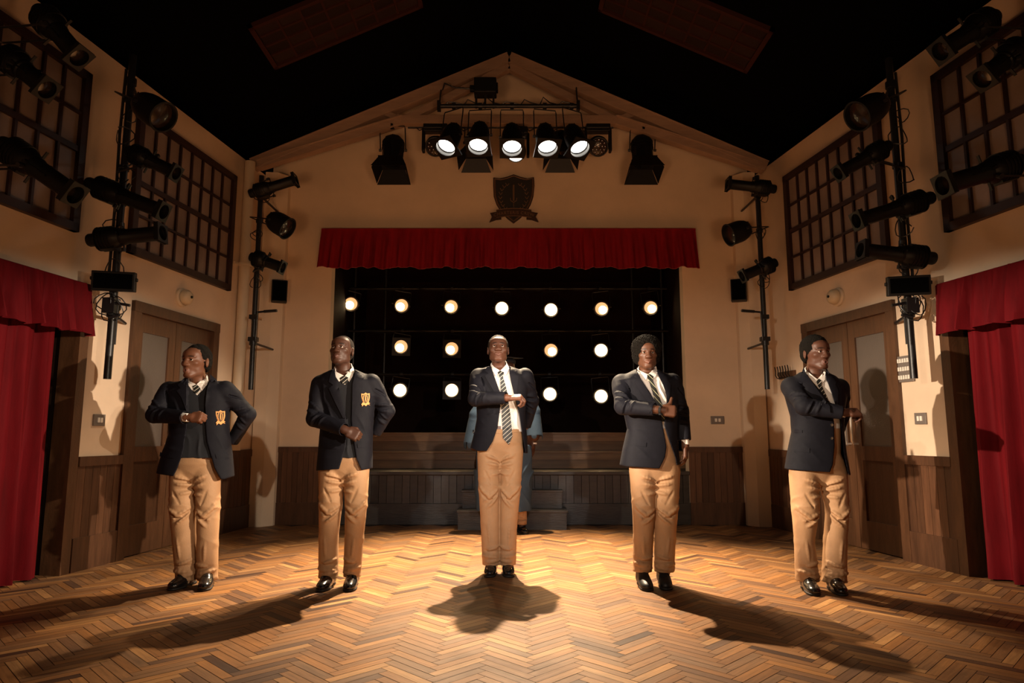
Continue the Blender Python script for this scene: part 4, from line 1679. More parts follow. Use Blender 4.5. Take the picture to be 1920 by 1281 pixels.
def drape(name, polypx, bvhs, off, th, mat_, parent, step=4.0, fallbackY=None, label=None):
    """cloth piece cut to an outline and laid on the garment below it, with its own thickness"""
    poly = [Vector(p) for p in polypx]
    n = len(poly)
    xs = [p.x for p in poly]
    ys = [p.y for p in poly]
    pts = []
    for i in range(n):       # densify edges
        a, b = poly[i], poly[(i + 1) % n]
        m_ = max(1, int((b - a).length / step))
        for t in range(m_):
            pts.append(a.lerp(b, t / m_))
    nb = len(pts)

    def inside(x, y):
        r = False
        j = nb - 1
        for i in range(nb):
            if (pts[i].y > y) != (pts[j].y > y) and x < (pts[j].x - pts[i].x) * (y - pts[i].y) / (pts[j].y - pts[i].y) + pts[i].x:
                r = not r
            j = i
        return r
    ins = []
    y = min(ys) + step / 2
    while y < max(ys):
        x = min(xs) + step / 2
        while x < max(xs):
            if inside(x, y) and min((p - Vector((x, y))).length for p in pts[:nb]) > step * .45:
                ins.append(Vector((x, y)))
            x += step
        y += step
    allp = pts + ins
    res = delaunay_2d_cdt(allp, [(i, (i + 1) % nb) for i in range(nb)], [list(range(nb))], 1, 1e-4)
    V2, _, T3 = res[0], res[1], res[2]
    C = Vector((0, 0, CH))
    top, bot = [], []
    dist = []
    for p in V2:
        d = ray(p.x, p.y).normalized()
        best = None
        for bv in bvhs:
            h = bv.ray_cast(C, d)
            if h[0] is not None and (best is None or h[3] < best):
                best = h[3]
        dist.append(best)
    known = [x for x in dist if x is not None]
    if not known:
        return None
    med = sorted(known)[len(known) // 2]
    for i, x in enumerate(dist):
        if x is None or abs(x - med) > .16:
            bestd, bv_ = 1e9, med
            for j, q in enumerate(dist):
                if q is not None and abs(q - med) <= .16:
                    dd = (V2[i] - V2[j]).length
                    if dd < bestd:
                        bestd, bv_ = dd, q
            dist[i] = bv_
    for _ in range(2):
        new = list(dist)
        for i in range(len(dist)):
            nb_ = sorted(dist[j] for j in range(len(dist)) if j != i and (V2[i] - V2[j]).length < step * 2.3)
            if nb_ and abs(dist[i] - nb_[len(nb_) // 2]) > .034:
                new[i] = nb_[len(nb_) // 2]
        dist = new
    for p, t in zip(V2, dist):
        d = ray(p.x, p.y).normalized()
        top.append(C + d * (t - off))
        bot.append(C + d * (t - off + th))
    b = MB()
    m_ = len(top)
    fs = [tuple(t) for t in T3] + [tuple(i + m_ for i in t[::-1]) for t in T3]
    ec = {}
    for t in T3:
        for i in range(len(t)):
            e = (t[i], t[(i + 1) % len(t)])
            ec[frozenset(e)] = ec.get(frozenset(e), []) + [e]
    for k_, l_ in ec.items():
        if len(l_) == 1:
            a, c = l_[0]
            fs.append((a, a + m_, c + m_, c))
    b.add(top + bot, fs)
    o = b.build(name, mat_, parent, True)
    if label:
        o['label'] = label
    return o


def poly_mask(x, y, z, poly):
    """signed distance in pixels (negative inside) of each point's place in the photo frame to an outline"""
    Z = z - CH
    dep = CT * y + ST * Z
    u = 960 + F * x / dep
    v = 640.5 - F * (-ST * y + CT * Z) / dep
    u, v = np.broadcast_arrays(u, v)
    P = np.array(poly, float)
    best = np.full(u.shape, 1e9, dtype=f32)
    ins = np.zeros(u.shape, bool)
    n = len(P)
    for i in range(n):
        a, b = P[i], P[(i + 1) % n]
        e = b - a
        wx, wy = u - a[0], v - a[1]
        t = np.clip((wx * e[0] + wy * e[1]) / (e @ e + 1e-9), 0, 1)
        dx, dy = wx - e[0] * t, wy - e[1] * t
        best = np.minimum(best, dx * dx + dy * dy)
        c = ((a[1] > v) != (b[1] > v)) & (u < (b[0] - a[0]) * (v - a[1]) / (b[1] - a[1] + 1e-9) + a[0])
        ins ^= c
    best = np.sqrt(best)
    return np.where(ins, -best, best)


class Loft:
    """upright body tube: rows of (py, xl, xr, half depth, dy)"""

    def __init__(self, rows, Y):
        z, cx, a, b, cy = [], [], [], [], []
        for r in sorted(rows, key=lambda r: -r[0]):
            py, xl, xr, hb = r[:4]
            dy = r[4] if len(r) > 4 else 0
            L_, R_ = at(xl, py, Y), at(xr, py, Y)
            z.append(L_.z); cx.append((L_.x + R_.x) / 2); a.append((R_.x - L_.x) / 2); b.append(hb); cy.append(Y + dy)
        self.z, self.cx, self.a, self.b, self.cy = [np.array(q) for q in (z, cx, a, b, cy)]

    def fn(self, off=0.0, e=2.3, ztop=None, zbot=None):
        def f(x, y, z):
            zz = z
            def ip(q):
                return np.interp(zz.ravel(), self.z, q).reshape(zz.shape).astype(f32)
            cx, a, b, cy = ip(self.cx), ip(self.a) + off, ip(self.b) + off, ip(self.cy)
            a = np.maximum(a, .005); b = np.maximum(b, .005)
            r = (np.abs((x - cx) / a)**e + np.abs((y - cy) / b)**e)**(1 / e)
            g = (r - 1) * np.minimum(a, b) * (0.55 + .45 * np.minimum(1, r)) 
            zt = self.z[-1] + off if ztop is None else ztop
            zb = self.z[0] - off if zbot is None else zbot
            return np.maximum(g, np.maximum(z - zt, zb - z))
        return f

    def box(self, off=0.0):
        m_ = off + .01
        return ([float((self.cx - self.a).min() - m_), float((self.cy - self.b).min() - m_), float(self.z[0] - m_)],
                [float((self.cx + self.a).max() + m_), float((self.cy + self.b).max() + m_), float(self.z[-1] + m_)])


def folds(vol, c, r, amp, freq, ang, ph=0.0, axis=0):
    """cloth folds: ridges running across a limb near c"""
    c = np.array(c, float)

    def fn(x, y, z):
        g = np.exp(-(((x - c[0]) / r[0])**2 + ((y - c[1]) / r[1])**2 + ((z - c[2]) / r[2])**2))
        u = (x - c[0]) * math.sin(ang) + (z - c[2]) * math.cos(ang) + (y - c[1]) * .5
        w_ = (x - c[0]) * math.cos(ang) - (z - c[2]) * math.sin(ang)
        m_ = .5 + .5 * np.sin(w_ * freq * .55 + ph * 2.3 + u * freq * .3)
        s = np.sin(u * freq * .62 + ph + 1.9 * np.sin(w_ * freq * .30 + ph) + .7 * np.sin(y * 17 + ph))
        return (amp * g * (.3 - (1 - np.abs(s))**1.6 * (.35 + .9 * m_))).astype(f32)
    vol.op(fn, c - np.array(r) * 2, c + np.array(r) * 2, 0, 'add')


def head_R(yaw, pitch, roll=0):
    """columns: head's x (to the viewer's right when facing us), y (back), z (up)"""
    R = Matrix.Rotation(math.radians(yaw), 3, 'Z') @ Matrix.Rotation(math.radians(roll), 3, 'Y') @ Matrix.Rotation(math.radians(-pitch), 3, 'X')
    return np.array(R)


def add_head(V, c, R, s, mouth='closed', smile=0.0, jaw=1.0, nose=1.0):
    c = np.array(c, float)

    def P(x, y, z):
        return c + R @ (np.array((x, y, z)) * s)

    def e(x, y, z, rx, ry, rz, k=.012, mode='u', rot=None):
        RR = R if rot is None else R @ rot
        V.ell(P(x, y, z), np.array((rx, ry, rz)) * s, RR, k * s, mode)

    def cp(a, b, ra, rb=None, k=.01, mode='u'):
        V.cap(P(*a), P(*b), ra * s, (ra if rb is None else rb) * s, k * s, mode)
    e(0, .012, .035, .073, .094, .083, 0)
    e(0, -.012, .0, .068, .085, .07, .02)
    e(0, -.028, -.045, .052 * jaw, .060, .062, .03)
    e(0, -.058, -.095, .028 * jaw, .028, .02, .03)
    for q in (-1, 1):
        e(q * .046 * jaw, -.008, -.060, .014, .03, .022, .025)
        cp((q * .052 * jaw, .000, -.066), (q * .018, -.066, -.098), .012, .011, .016)
        e(q * .046, -.058, -.016, .018, .017, .013, .018)
        e(q * .031, -.100, .004, .0185, .017, .0115, .012, 's')
        cp((q * .012, -.090, .022), (q * .046, -.076, .024), .008, .006, .012)
        cp((q * .017, -.083, .0118), (q * .031, -.089, .0135), .0040, None, .003)
        cp((q * .031, -.089, .0135), (q * .045, -.079, .0085), .0040, None, .003)
        cp((q * .019, -.083, -.0055), (q * .043, -.078, -.0055), .0040, None, .005)
        e(q * .0145 * nose, -.098, -.032, .0105, .012, .0085, .008)
        # ear
        rot = np.array(Matrix.Rotation(math.radians(q * 18), 3, 'Z'))
        e(q * .079, .012, -.002, .009, .018, .032, .008, rot=rot)
        e(q * .087, .008, .002, .006, .009, .017, .005, 's', rot=rot)
        e(q * .0065, -.108, -.043, .004, .006, .004, .003, 's')
    cp((0, -.088, .014), (0, -.103, -.026), .0085, .0115, .014)
    e(0, -.103, -.031, .0120, .010, .0090, .008)
    e(0, -.050, .052, .058, .045, .03, .03)
    if mouth == 'closed':
        w_ = .0275 + .008 * smile
        u = .0065 * smile
        cp((-w_, -.080, -.064 + u * 1.4), (-.008, -.0945, -.0610), .0034, .0046, .006)
        cp((w_, -.080, -.064 + u * 1.4), (.008, -.0945, -.0610), .0034, .0046, .006)
        cp((-.008, -.0945, -.0610), (.008, -.0945, -.0610), .0046, None, .004)
        cp((-w_ * .8, -.082, -.069 + u), (0, -.0930, -.0735), .0040, .0060, .006)
        cp((w_ * .8, -.082, -.069 + u), (0, -.0930, -.0735), .0040, .0060, .006)
        cp((-w_ - .002, -.090, -.0660 + u * 1.6), (0, -.1045, -.0672), .0026, None, .002, 's')
        cp((w_ + .002, -.090, -.0660 + u * 1.6), (0, -.1045, -.0672), .0026, None, .002, 's')
    else:
        for i in range(10):
            a = i * 2 * PI / 10
            b = (i + 1) * 2 * PI / 10
            cp((.0105 * math.cos(a), -.087, -.068 + .0085 * math.sin(a)), (.0105 * math.cos(b), -.087, -.068 + .0085 * math.sin(b)), .0060, None, .010)
        e(0, -.096, -.068, .0072, .018, .0050, .003, 's')
    if smile > .3:
        for q in (-1, 1):
            cp((q * .022, -.094, -.040), (q * .040, -.074, -.066), .0028, None, .006, 's')
            e(q * .045, -.064, -.028, .017, .016, .013, .012)
    return P


def face_tint(P, c, R, s, skin, lip):
    L_ = (P - c) @ R / s
    t = np.tile(np.array(skin), (len(P), 1))
    x, y, z = L_.T
    m_ = np.exp(-((x / .026)**4 + ((z + .068) / .0135)**4)) * (y < -.078) * (y > -.14) * (np.abs(z) < .12)
    t = t * (1 - m_[:, None] * .55) + np.array(lip) * m_[:, None] * .55
    br = np.exp(-(((np.abs(x) - .031) / .019)**4 + ((z - .027 + 6 * (np.abs(x) - .028)**2) / .0055)**4)) * (y < -.055) * (y > -.14)
    t = t * (1 - br[:, None] * .85)
    return t


def hand(V, w_, d, n, kind='fist', s=1.0, flip=1):
    """w_ wrist, d direction to the knuckles, n out of the back of the hand; thumb on the d x n * flip side"""
    w_ = np.array(w_, float)
    d = np.array(d, float); d /= np.linalg.norm(d)
    n = np.array(n, float); n -= d * (n @ d); n /= np.linalg.norm(n)
    t = np.cross(d, n) * flip          # towards the thumb
    R = np.stack([t, n, d], 1)

    def P(a, b, c):                    # across (to thumb), out of the back, along
        return w_ + (t * a + n * b + d * c) * s
    V.cap(P(0, 0, -.02), P(0, 0, .02), .026 * s, .027 * s, .01, flat=None)
    V.rbox(P(0, 0, .055), np.array((.041, .0155, .042)) * s, R, .013 * s, .012)
    V.ell(P(.022, -.008, .035), np.array((.020, .016, .028)) * s, R, .012)
    offs = (.0305, .0105, -.0095, -.0285)
    lens = (.041, .045, .042, .034)
    rad = (.0102, .0105, .0100, .0088)
    curls = {'fist': (72, 95, 60), 'relaxed': (22, 30, 18), 'loose': (50, 60, 35), 'flat': (30, 12, 5)}[kind]
    for i in range(4):
        base = P(offs[i], .001, .090 - (.004 if i in (0,) else 0) - (.010 if i == 3 else 0))
        ang = 0
        p = base
        for j in range(3):
            ang += math.radians(curls[j] + (i * 3 if j == 0 else 0))
            l_ = lens[i] * (1, .68, .5)[j] * s
            dv = d * math.cos(ang) - n * math.sin(ang)
            q = p + dv * l_
            V.cap(p, q, rad[i] * s * (1 - .06 * j), rad[i] * s * (.94 - .07 * j), .0035 if j else .006)
            p = q
    # thumb
    if kind == 'fist':
        tp = [P(.030, -.006, .022), P(.047, -.018, .052), P(.036, -.040, .080), P(.012, -.050, .086)]
    elif kind == 'thumbup':
        tp = [P(.030, -.004, .022), P(.050, -.012, .050), P(.075, -.014, .066), P(.100, -.012, .070)]
    else:
        tp = [P(.028, -.006, .020), P(.050, -.016, .045), P(.056, -.026, .072), P(.052, -.034, .095)]
    V.chain(tp, (.014 * s, .0125 * s, .0115 * s, .0095 * s), .006)


def hand_thumbup(V, w_, d, n, s=1.0, flip=1):
    hand(V, w_, d, n, 'fist', s, flip)
    w_ = np.array(w_, float)
    d = np.array(d, float); d /= np.linalg.norm(d)
    n = np.array(n, float); n -= d * (n @ d); n /= np.linalg.norm(n)
    t = np.cross(d, n) * flip
    V.chain([w_ + (t * .03 + d * .04) * s, w_ + (t * .055 + d * .06 - n * .01) * s, w_ + (t * .095 + d * .068 - n * .012) * s], (.014 * s, .012 * s, .0095 * s), .006)


def make_shoe(parent, toe, ang, mat_, sole_mat, ank, s=1.0):
    """toe tip on the floor, ang = heading of the toe in the ground plane"""
    dx, dy = math.sin(ang), -math.cos(ang)
    L_ = .295 * s
    D = np.array((dx, dy, 0.0))
    S_ = np.array((-dy, dx, 0.0))
    T_ = np.array(toe, float)
    heel = T_ - D * L_
    lo = np.minimum(T_, heel) - .09
    hi = np.maximum(T_, heel) + .09
    lo[2] = -.01
    hi[2] = .19
    V = Vol(lo, hi, .0042)
    R = np.stack([S_, D, np.array((0, 0, 1.0))], 1)

    def P(a, f, z):
        return heel + S_ * a + D * f * L_ + np.array((0, 0, z))
    V.ell(P(0, .80, .030), (.046, .062, .036), R, 0)
    V.ell(P(0, .62, .038), (.049, .07, .042), R, .02)
    V.ell(P(0, .40, .050), (.042, .075, .050), R, .03)
    V.ell(P(0, .16, .050), (.036, .050, .056), R, .03)
    V.cap(P(0, .22, .06), P(0, .22, .14), .043, .045, .03)
    V.cap(P(0, .55, .075), P(0, .34, .105), .026, .032, .03)
    sl, _ = None, None
    V.op(lambda x, y, z: .012 - z + 0 * x + 0 * y, lo, hi, 0, 'i')
    Pp, Fq = V.mesh()
    o = mesh_obj('shoe', Pp, Fq, mat_, parent)
    V = Vol(lo, hi, .0042)
    V.ell(P(0, .78, .010), (.049, .070, .02), R, 0)
    V.ell(P(0, .58, .010), (.048, .08, .02), R, .02)
    V.ell(P(0, .35, .010), (.038, .08, .02), R, .02)
    V.ell(P(0, .15, .010), (.038, .05, .02), R, .02)
    V.op(lambda x, y, z: np.maximum(z - .019, .0005 - z) + 0 * x + 0 * y, lo, hi, 0, 'i')
    V.op(lambda x, y, z: -(np.maximum(np.maximum(z - .012, np.abs((x - heel[0]) * D[0] + (y - heel[1]) * D[1] - L_ * .42) - L_ * .12), 0 * z)), lo, hi, 0, 'i')
    Pp, Fq = V.mesh()
    mesh_obj('sole', Pp, Fq, sole_mat, o)
    b = MB()
    for f_ in (.50, .56, .62):
        b.tube([P(-.022, f_, .092 - (f_ - .5) * .16), P(0, f_, .101 - (f_ - .5) * .19), P(.022, f_, .092 - (f_ - .5) * .16)], .0028, 5)
    b.build('lace', mat_, o, True)
    return o


M['skin1'] = attr_mat('dark_brown_skin', 0.5, bump=.04, bscale=220, spec=.35)
M['blazer'] = mat('dark_navy_wool', (0.0075, 0.0075, 0.012), 0.7, var=0.25, vscale=30, sheen=0.0, spec=.16, bump=.12, bscale=240)
M['lining'] = mat('brown_jacket_lining', (0.10, 0.035, 0.015), .4)
M['jumper'] = mat('black_knitted_wool', (0.008, 0.009, 0.013), 0.9, bump=.2, bscale=300)
M['shirt'] = mat('white_cotton', (0.80, 0.75, 0.70), 0.75, bump=.12, bscale=60)
M['khaki'] = mat('tan_cotton_twill', (0.43, 0.245, 0.122), 0.72, var=.12, vscale=12, bump=.15, bscale=160)
M['leather'] = mat('polished_black_leather', (0.010, 0.009, 0.009), 0.22, coat=.4)
M['leather_dull'] = mat('dull_black_leather', (0.010, 0.009, 0.009), 0.5)
M['sole'] = mat('black_rubber_sole', (0.014, 0.012, 0.011), 0.6)
M['gold'] = mat('gold_embroidery', (0.72, 0.32, 0.09), 0.6, bump=.2, bscale=400)
M['badge_field'] = mat('badge_dark_field', (0.05, 0.035, 0.02), 0.8)
M['hair'] = mat('black_afro_hair', (0.010, 0.008, 0.006), 0.9, spec=.12, var=.4, vscale=120, bump=1.0, bscale=230)
M['hair_close'] = mat('closely_cropped_hair', (0.022, 0.014, 0.010), 0.85, spec=.2, var=.3, vscale=150, bump=.6, bscale=300)
M['tie'] = stripes_mat('black_tie_with_white_stripes', (0.012, 0.013, 0.012), (0.62, 0.58, 0.50), .026, .15, math.radians(-48))
M['tie2'] = stripes_mat('dark_tie_with_yellow_green_stripes', (0.012, 0.014, 0.011), (0.50, 0.50, 0.30), .028, .15, math.radians(42))
M['gown'] = mat('slate_blue_gown', (0.042, 0.085, 0.145), 0.8, var=.2, vscale=8, bump=.15, bscale=80)
M['button'] = mat('silver_button', (.6, .58, .55), .25, metal=1)
M['watch'] = mat('black_watch_strap', (.008, .008, .008), .75, spec=.2)
M['eye'] = attr_mat('eyeball', 0.12)
M['steelwatch'] = M['button']
M['belt'] = mat('dark_brown_belt', (.03, .014, .008), .4)


def eyes(parent, c, R, s, look=(0, 0)):
    for q in (-1, 1):
        cc = np.array(c) + R @ (np.array((q * .031, -.0762, .0042)) * s)
        n1, n2 = 16, 12
        vs_, fs, col = [], [], []
        r = .0125 * s
        gz = np.array((math.sin(math.radians(look[0])), -1, math.sin(math.radians(look[1]))))
        gz /= np.linalg.norm(gz)
        gz = R @ gz
        ax = Vector(gz)
        T = frame((0, 0, 0), ax)
        b = MB()
        prof = [(r * math.sin(PI * i / n2), r * math.cos(PI * i / n2)) for i in range(n2 + 1)]
        prof[0] = (0, r); prof[-1] = (0, -r)
        T.translation = Vector(cc)
        b.lathe(prof, n1, T)
        o = b.build('eye', M['eye'], parent, True)
        me = o.data
        a = me.color_attributes.new('tint', 'FLOAT_COLOR', 'POINT')
        og = Vector(parent.location)
        cols = []
        for v in me.vertices:
            dd = (v.co + og - Vector(cc)).normalized().dot(ax)
            cols += [.012, .008, .006, 1] if dd > .83 else [.42, .34, .29, 1]
        a.data.foreach_set('color', cols)


def stroke(V, pts, rs, t0, a0, t1, a1, r, mode, n=7):
    """one fold: a tapered ridge ('u') or groove ('s') running over a limb from (t0, a0) to (t1, a1),
    t along the limb's joints, a the angle round it in degrees (0 = front, + = viewer's right)"""
    P = []
    R_ = []
    for i in range(n):
        f = i / (n - 1)
        t = t0 + (t1 - t0) * f
        a = math.radians(a0 + (a1 - a0) * f)
        k = min(int(t), len(pts) - 2)
        g = t - k
        c = pts[k] * (1 - g) + pts[k + 1] * g
        rr = rs[k] * (1 - g) + rs[k + 1] * g
        tp = r * (.25 + .75 * math.sin(PI * f) ** .7)
        ax = pts[k + 1] - pts[k]
        ax = ax / np.linalg.norm(ax)
        fw = np.array((0, -1.0, 0)); fw = fw - ax * (fw @ ax)
        if np.linalg.norm(fw) < .25:
            fw = np.array((0, -.3, 1.0)); fw = fw - ax * (fw @ ax)
        fw /= np.linalg.norm(fw)
        sd = np.cross(fw, ax)
        if sd[0] < 0 and abs(sd[0]) > .2:
            sd = -sd
        off = rr - tp * .15 if mode == 'u' else rr + tp * .35
        P.append(c + (sd * math.sin(a) + fw * math.cos(a)) * off)
        R_.append(tp)
    V.chain(P, R_, .010, mode)


# (t0, a0, t1, a1, radius, kind): angles + towards the inner leg
TROUSER_FOLDS = (
    (.30, 62, .12, -18, .012, 'u'), (.42, 66, .36, -8, .012, 'u'), (.60, 70, .66, 8, .010, 'u'),
    (.36, 64, .24, -12, .009, 's'), (.52, 66, .52, 0, .009, 's'),
    (1.00, 60, 1.32, -30, .014, 'u'), (1.14, 62, 1.50, -12, .012, 'u'), (1.08, 60, 1.42, -22, .010, 's'),
    (.92, -62, 1.26, 20, .013, 'u'), (1.02, -66, 1.34, 6, .009, 's'),
    (.55, -20, .95, 14, .009, 's'),
    (1.9, -10, 2.45, -4, .008, 'u'),
    (2.72, -75, 2.80, 55, .015, 'u'), (2.60, -50, 2.66, 70, .010, 's'), (2.86, 70, 2.90, -40, .012, 'u'),
    (2.50, 68, 2.60, -20, .011, 'u'),
)
SLEEVE_FOLDS = (
    (.55, -70, .80, 30, .012, 'u'), (.72, -60, .92, 40, .009, 's'), (.80, -70, 1.0, 20, .011, 'u'),
    (1.05, -60, 1.20, 40, .011, 'u'), (1.14, -50, 1.28, 50, .008, 's'), (1.32, -40, 1.42, 50, .009, 'u'),
    (.10, -10, .50, 40, .010, 'u'), (.16, 5, .55, 55, .008, 's'),
)


def person(sp):
    Y = sp['Y']
    fx = gnd(sp['toes'][0][0], sp['toes'][0][1])
    fx2 = gnd(sp['toes'][1][0], sp['toes'][1][1])
    base = ((fx + fx2) / 2)
    base = Vector((base.x, base.y + .15, 0))
    root = empty('person', base)
    tag(root, sp['label'], 'person', None)

    def W(p, Yd=0.0):
        return np.array(at(p[0], p[1], Y + Yd))
    s1 = Y / 1280.0
    sk = sp['skin']
    hs = sp['head']
    hc = W(hs['c'], hs.get('dy', -.03))
    R = head_R(hs['yaw'], hs['pitch'], hs.get('roll', 0))
    hsz = hs['s']
    up = Loft(sp['rows'], Y)
    allx = [r[1] for r in sp['rows']] + [r[2] for r in sp['rows']] + [q[0] for a in sp['arms'] for q in a['pts']]
    xa = at(min(allx), 700, Y).x - .16
    xb = at(max(allx), 700, Y).x + .16
    ztop = hc[2] + .20
    nb_ = W(sp['neck'], -.0)          # base of the neck
    # ---------------- trousers
    V = Vol((xa, Y - .32, .0), (xb, Y + .32, 1.16), .0055)
    legs = []
    if sp.get('hips'):
        hp = Loft(sp['hips'], Y)
        lo, hi = hp.box()
        V.op(hp.fn(0, 2.2), lo, hi, .0)
    for lg in sp['legs']:
        pts = [W((a[0], a[1]), a[3] if len(a) > 3 else 0) for a in lg]
        rs = [a[2] * s1 for a in lg]
        legs.append((pts, rs))
        V.chain(pts, rs, .012)
    for li, (pts, rs) in enumerate(legs):
        for (c_, am, fr, an, ph) in sp.get('legfolds', ((1, .012, 50, .75, .4), (3, .011, 62, -.35, 1), (0, .006, 34, 1.2, 2), (2, .005, 30, 1.3, 1.5))):
            c = pts[min(c_, len(pts) - 1)]
            folds(V, c + np.array((0, -.03, .02)), (.10, .12, .09), am, fr, an * (1 if li else -1), ph + li * 1.7)
    for li, (pts, rs) in enumerate(legs):
        q = 1 if li == 0 else -1          # towards the inner side of this leg
        for t0, a0, t1, a1, r_, md in TROUSER_FOLDS:
            if sp.get('plain') and t0 < 1.2:
                continue
            stroke(V, pts, rs, t0, a0 * q, t1, a1 * q, r_, md)
    for li, (pts, rs) in enumerate(legs):
        hem = pts[-1][2]
        cx_, cy_ = pts[-1][0], pts[-1][1]
        V.op(lambda x, y, z: np.maximum(np.maximum(hem - z, -.03 - 0 * z), -1) + 0 * x + 0 * y,
             (cx_ - rs[-1] - .015, cy_ - .15, -.01), (cx_ + rs[-1] + .015, cy_ + .15, hem + .02), 0, 'i', m=0)
        V.cap(pts[-1] - np.array((0, 0, .05)), pts[-1] + np.array((0, 0, .02)), rs[-1] * .80, None, .004, 's')
    P, Fq = V.mesh()
    mesh_obj('trousers', P, Fq, M[sp.get('trouser_mat', 'khaki')], root)
    tb = bvh_of(P, Fq)
    # fly seam
    # ---------------- body
    V = Vol((xa, Y - .42, .02), (xb, Y + .30, ztop), .0046)
    lo, hi = up.box(-.03)
    zw = W((0, sp['waist']))[2] - .01
    V.op(up.fn(-.034, zbot=zw), lo, hi, 0)
    hb = np.array(nb_) + np.array((0, .01, -.03))
    neck_top = hc + R @ (np.array((0, .022, -.055)) * hsz)
    V.cap(hb + np.array((0, 0.015, -.06)), neck_top, .062, .053, .03)
    V.cap(W(sp['sh'][0]) + np.array((.03, 0, -.02)), W(sp['sh'][1]) + np.array((-.03, 0, -.02)), .05, .05, .03)
    Ph = add_head(V, hc, R, hsz, hs.get('mouth', 'closed'), hs.get('smile', 0), hs.get('jaw', 1), hs.get('nose', 1))
    for lg, (pts, rs) in zip(sp['legs'], legs):
        V.chain(pts, [r * .62 for r in rs], .02)
        V.cap(pts[-1], pts[-1] + np.array((0, -.01, -.02)), .034, .034, .01)
    arms = []
    for ar in sp['arms']:
        pts = [W((a[0], a[1]), a[3]) for a in ar['pts']]
        rs = [a[2] for a in ar['pts']]
        arms.append((ar, pts, rs))
        V.chain(pts, [max(.026, r * .62) for r in rs], .02)
        if ar.get('hand'):
            h = ar['hand']
            wst = pts[-1]
            dv = np.array(h['d'], float)
            V.cap(wst - dv / np.linalg.norm(dv) * .04, wst + dv / np.linalg.norm(dv) * h.get('out', .015), .027, .026, .01)
            wh = wst + dv / np.linalg.norm(dv) * h.get('out', .015)
            if h['kind'] == 'thumbup':
                hand_thumbup(V, wh, h['d'], h['n'], h.get('s', 1), h.get('flip', 1))
            else:
                hand(V, wh, h['d'], h['n'], h['kind'], h.get('s', 1), h.get('flip', 1))
    P, Fq = V.mesh()
    tn = face_tint(P, hc, R, hsz, sk, sp.get('lip', (.16, .06, .045)))
    body = mesh_obj('body', P, Fq, M['skin1'], root, tn)
    eyes(root, hc, R, hsz, hs.get('look', (0, 0)))
    # ---------------- hair
    hr = sp.get('hair')
    if hr:
        q = .16 * hsz + .03
        V = Vol(hc - q, hc + q, .0045)
        def PP(x, y, z):
            return hc + R @ (np.array((x, y, z)) * hsz)
        t = hr['t']
        for c_, r_ in hr['blobs']:
            V.ell(PP(*c_), np.array(r_) * hsz, R, .012)
        rng = np.random.RandomState(hr.get('seed', 1))
        am = hr.get('noise', .002)
        kk = [(rng.normal(size=3) * hr.get('freq', 120), rng.uniform(0, 6)) for _ in range(9)]

        def fn(x, y, z):
            a = 0
            for k_, ph in kk:
                a = a + np.sin(x * k_[0] + y * k_[1] + z * k_[2] + ph)
            return (a * am / 3).astype(f32)
        V.op(fn, hc - q, hc + q, 0, 'add')
        for c_, r_ in hr['cuts']:
            V.ell(PP(*c_), np.array(r_) * hsz, R, hr.get('ck', .004), 's')
        P, Fq = V.mesh()
        mesh_obj('hair', P, Fq, M[hr.get('mat', 'hair')], root, relax=hr.get('relax', 1))
    # ---------------- shirt
    inner = None
    bv_in = []
    if sp.get('shirt', True):
        V = Vol((xa, Y - .30, .85), (xb, Y + .25, hc[2]), .0046)
        lo, hi = up.box(-.02)
        V.op(up.fn(-.026, zbot=zw + (.14 if sp.get('jumper') else 0)), lo, hi, 0)
        V.cap(W(sp['sh'][0]) + np.array((.02, 0, -.012)), W(sp['sh'][1]) + np.array((-.02, 0, -.012)), .052, .052, .03)
        ct = hb + (neck_top - hb) * .50 + np.array((0, .005, .0))
        V.cap(hb + np.array((0, .012, -.05)), ct, .078, .069, .02)
        axn = (neck_top - hb) / np.linalg.norm(neck_top - hb)
        tilt = axn + np.array((0, -.38, 0))
        cut0 = hb + (neck_top - hb) * sp.get('collar_cut', .62)
        V.op(lambda x, y, z: ((x - cut0[0]) * axn[0] + (y - cut0[1]) * (axn[1] - .26) + (z - cut0[2]) * axn[2]), cut0 - .14, cut0 + .14, 0, 'i')
        V.cap(hb, neck_top + np.array((0, 0, .05)), .0605, .0560, .0, 's')
        # throat opening between the collar points
        V.op(lambda x, y, z: np.maximum(poly_mask(x, y, z, sp['throat']) * s1, y - (Y + .0)), (xa, Y - .3, 1.1), (xb, Y + .0, hc[2]), .003, 's', m=0)
        for f_ in sp.get('shirtfolds', ()):
            folds(V, W(f_[0], -.1), (.06, .1, .12), f_[1], f_[2], f_[3])
        for ar, pts, rs in arms:
            if ar.get('cuff'):
                a, b2 = pts[-2], pts[-1]
                u = (b2 - a) / np.linalg.norm(b2 - a)
                V.cap(b2 - u * .05, b2 + u * ar['cuff'], rs[-1] * .72, rs[-1] * .64, 0)
                V.op(lambda x, y, z: (x - b2[0]) * u[0] + (y - b2[1]) * u[1] + (z - b2[2]) * u[2] - ar['cuff'], b2 - .07, b2 + .07, 0, 'i', m=0)
        P, Fq = V.mesh()
        mesh_obj('shirt', P, Fq, M['shirt'], root)
        sb = bvh_of(P, Fq)
        bv_in.append(sb)
        for cp_ in sp.get('collar', ()):
            drape('collar', cp_, [sb], .009, .005, M['shirt'], root, step=3)
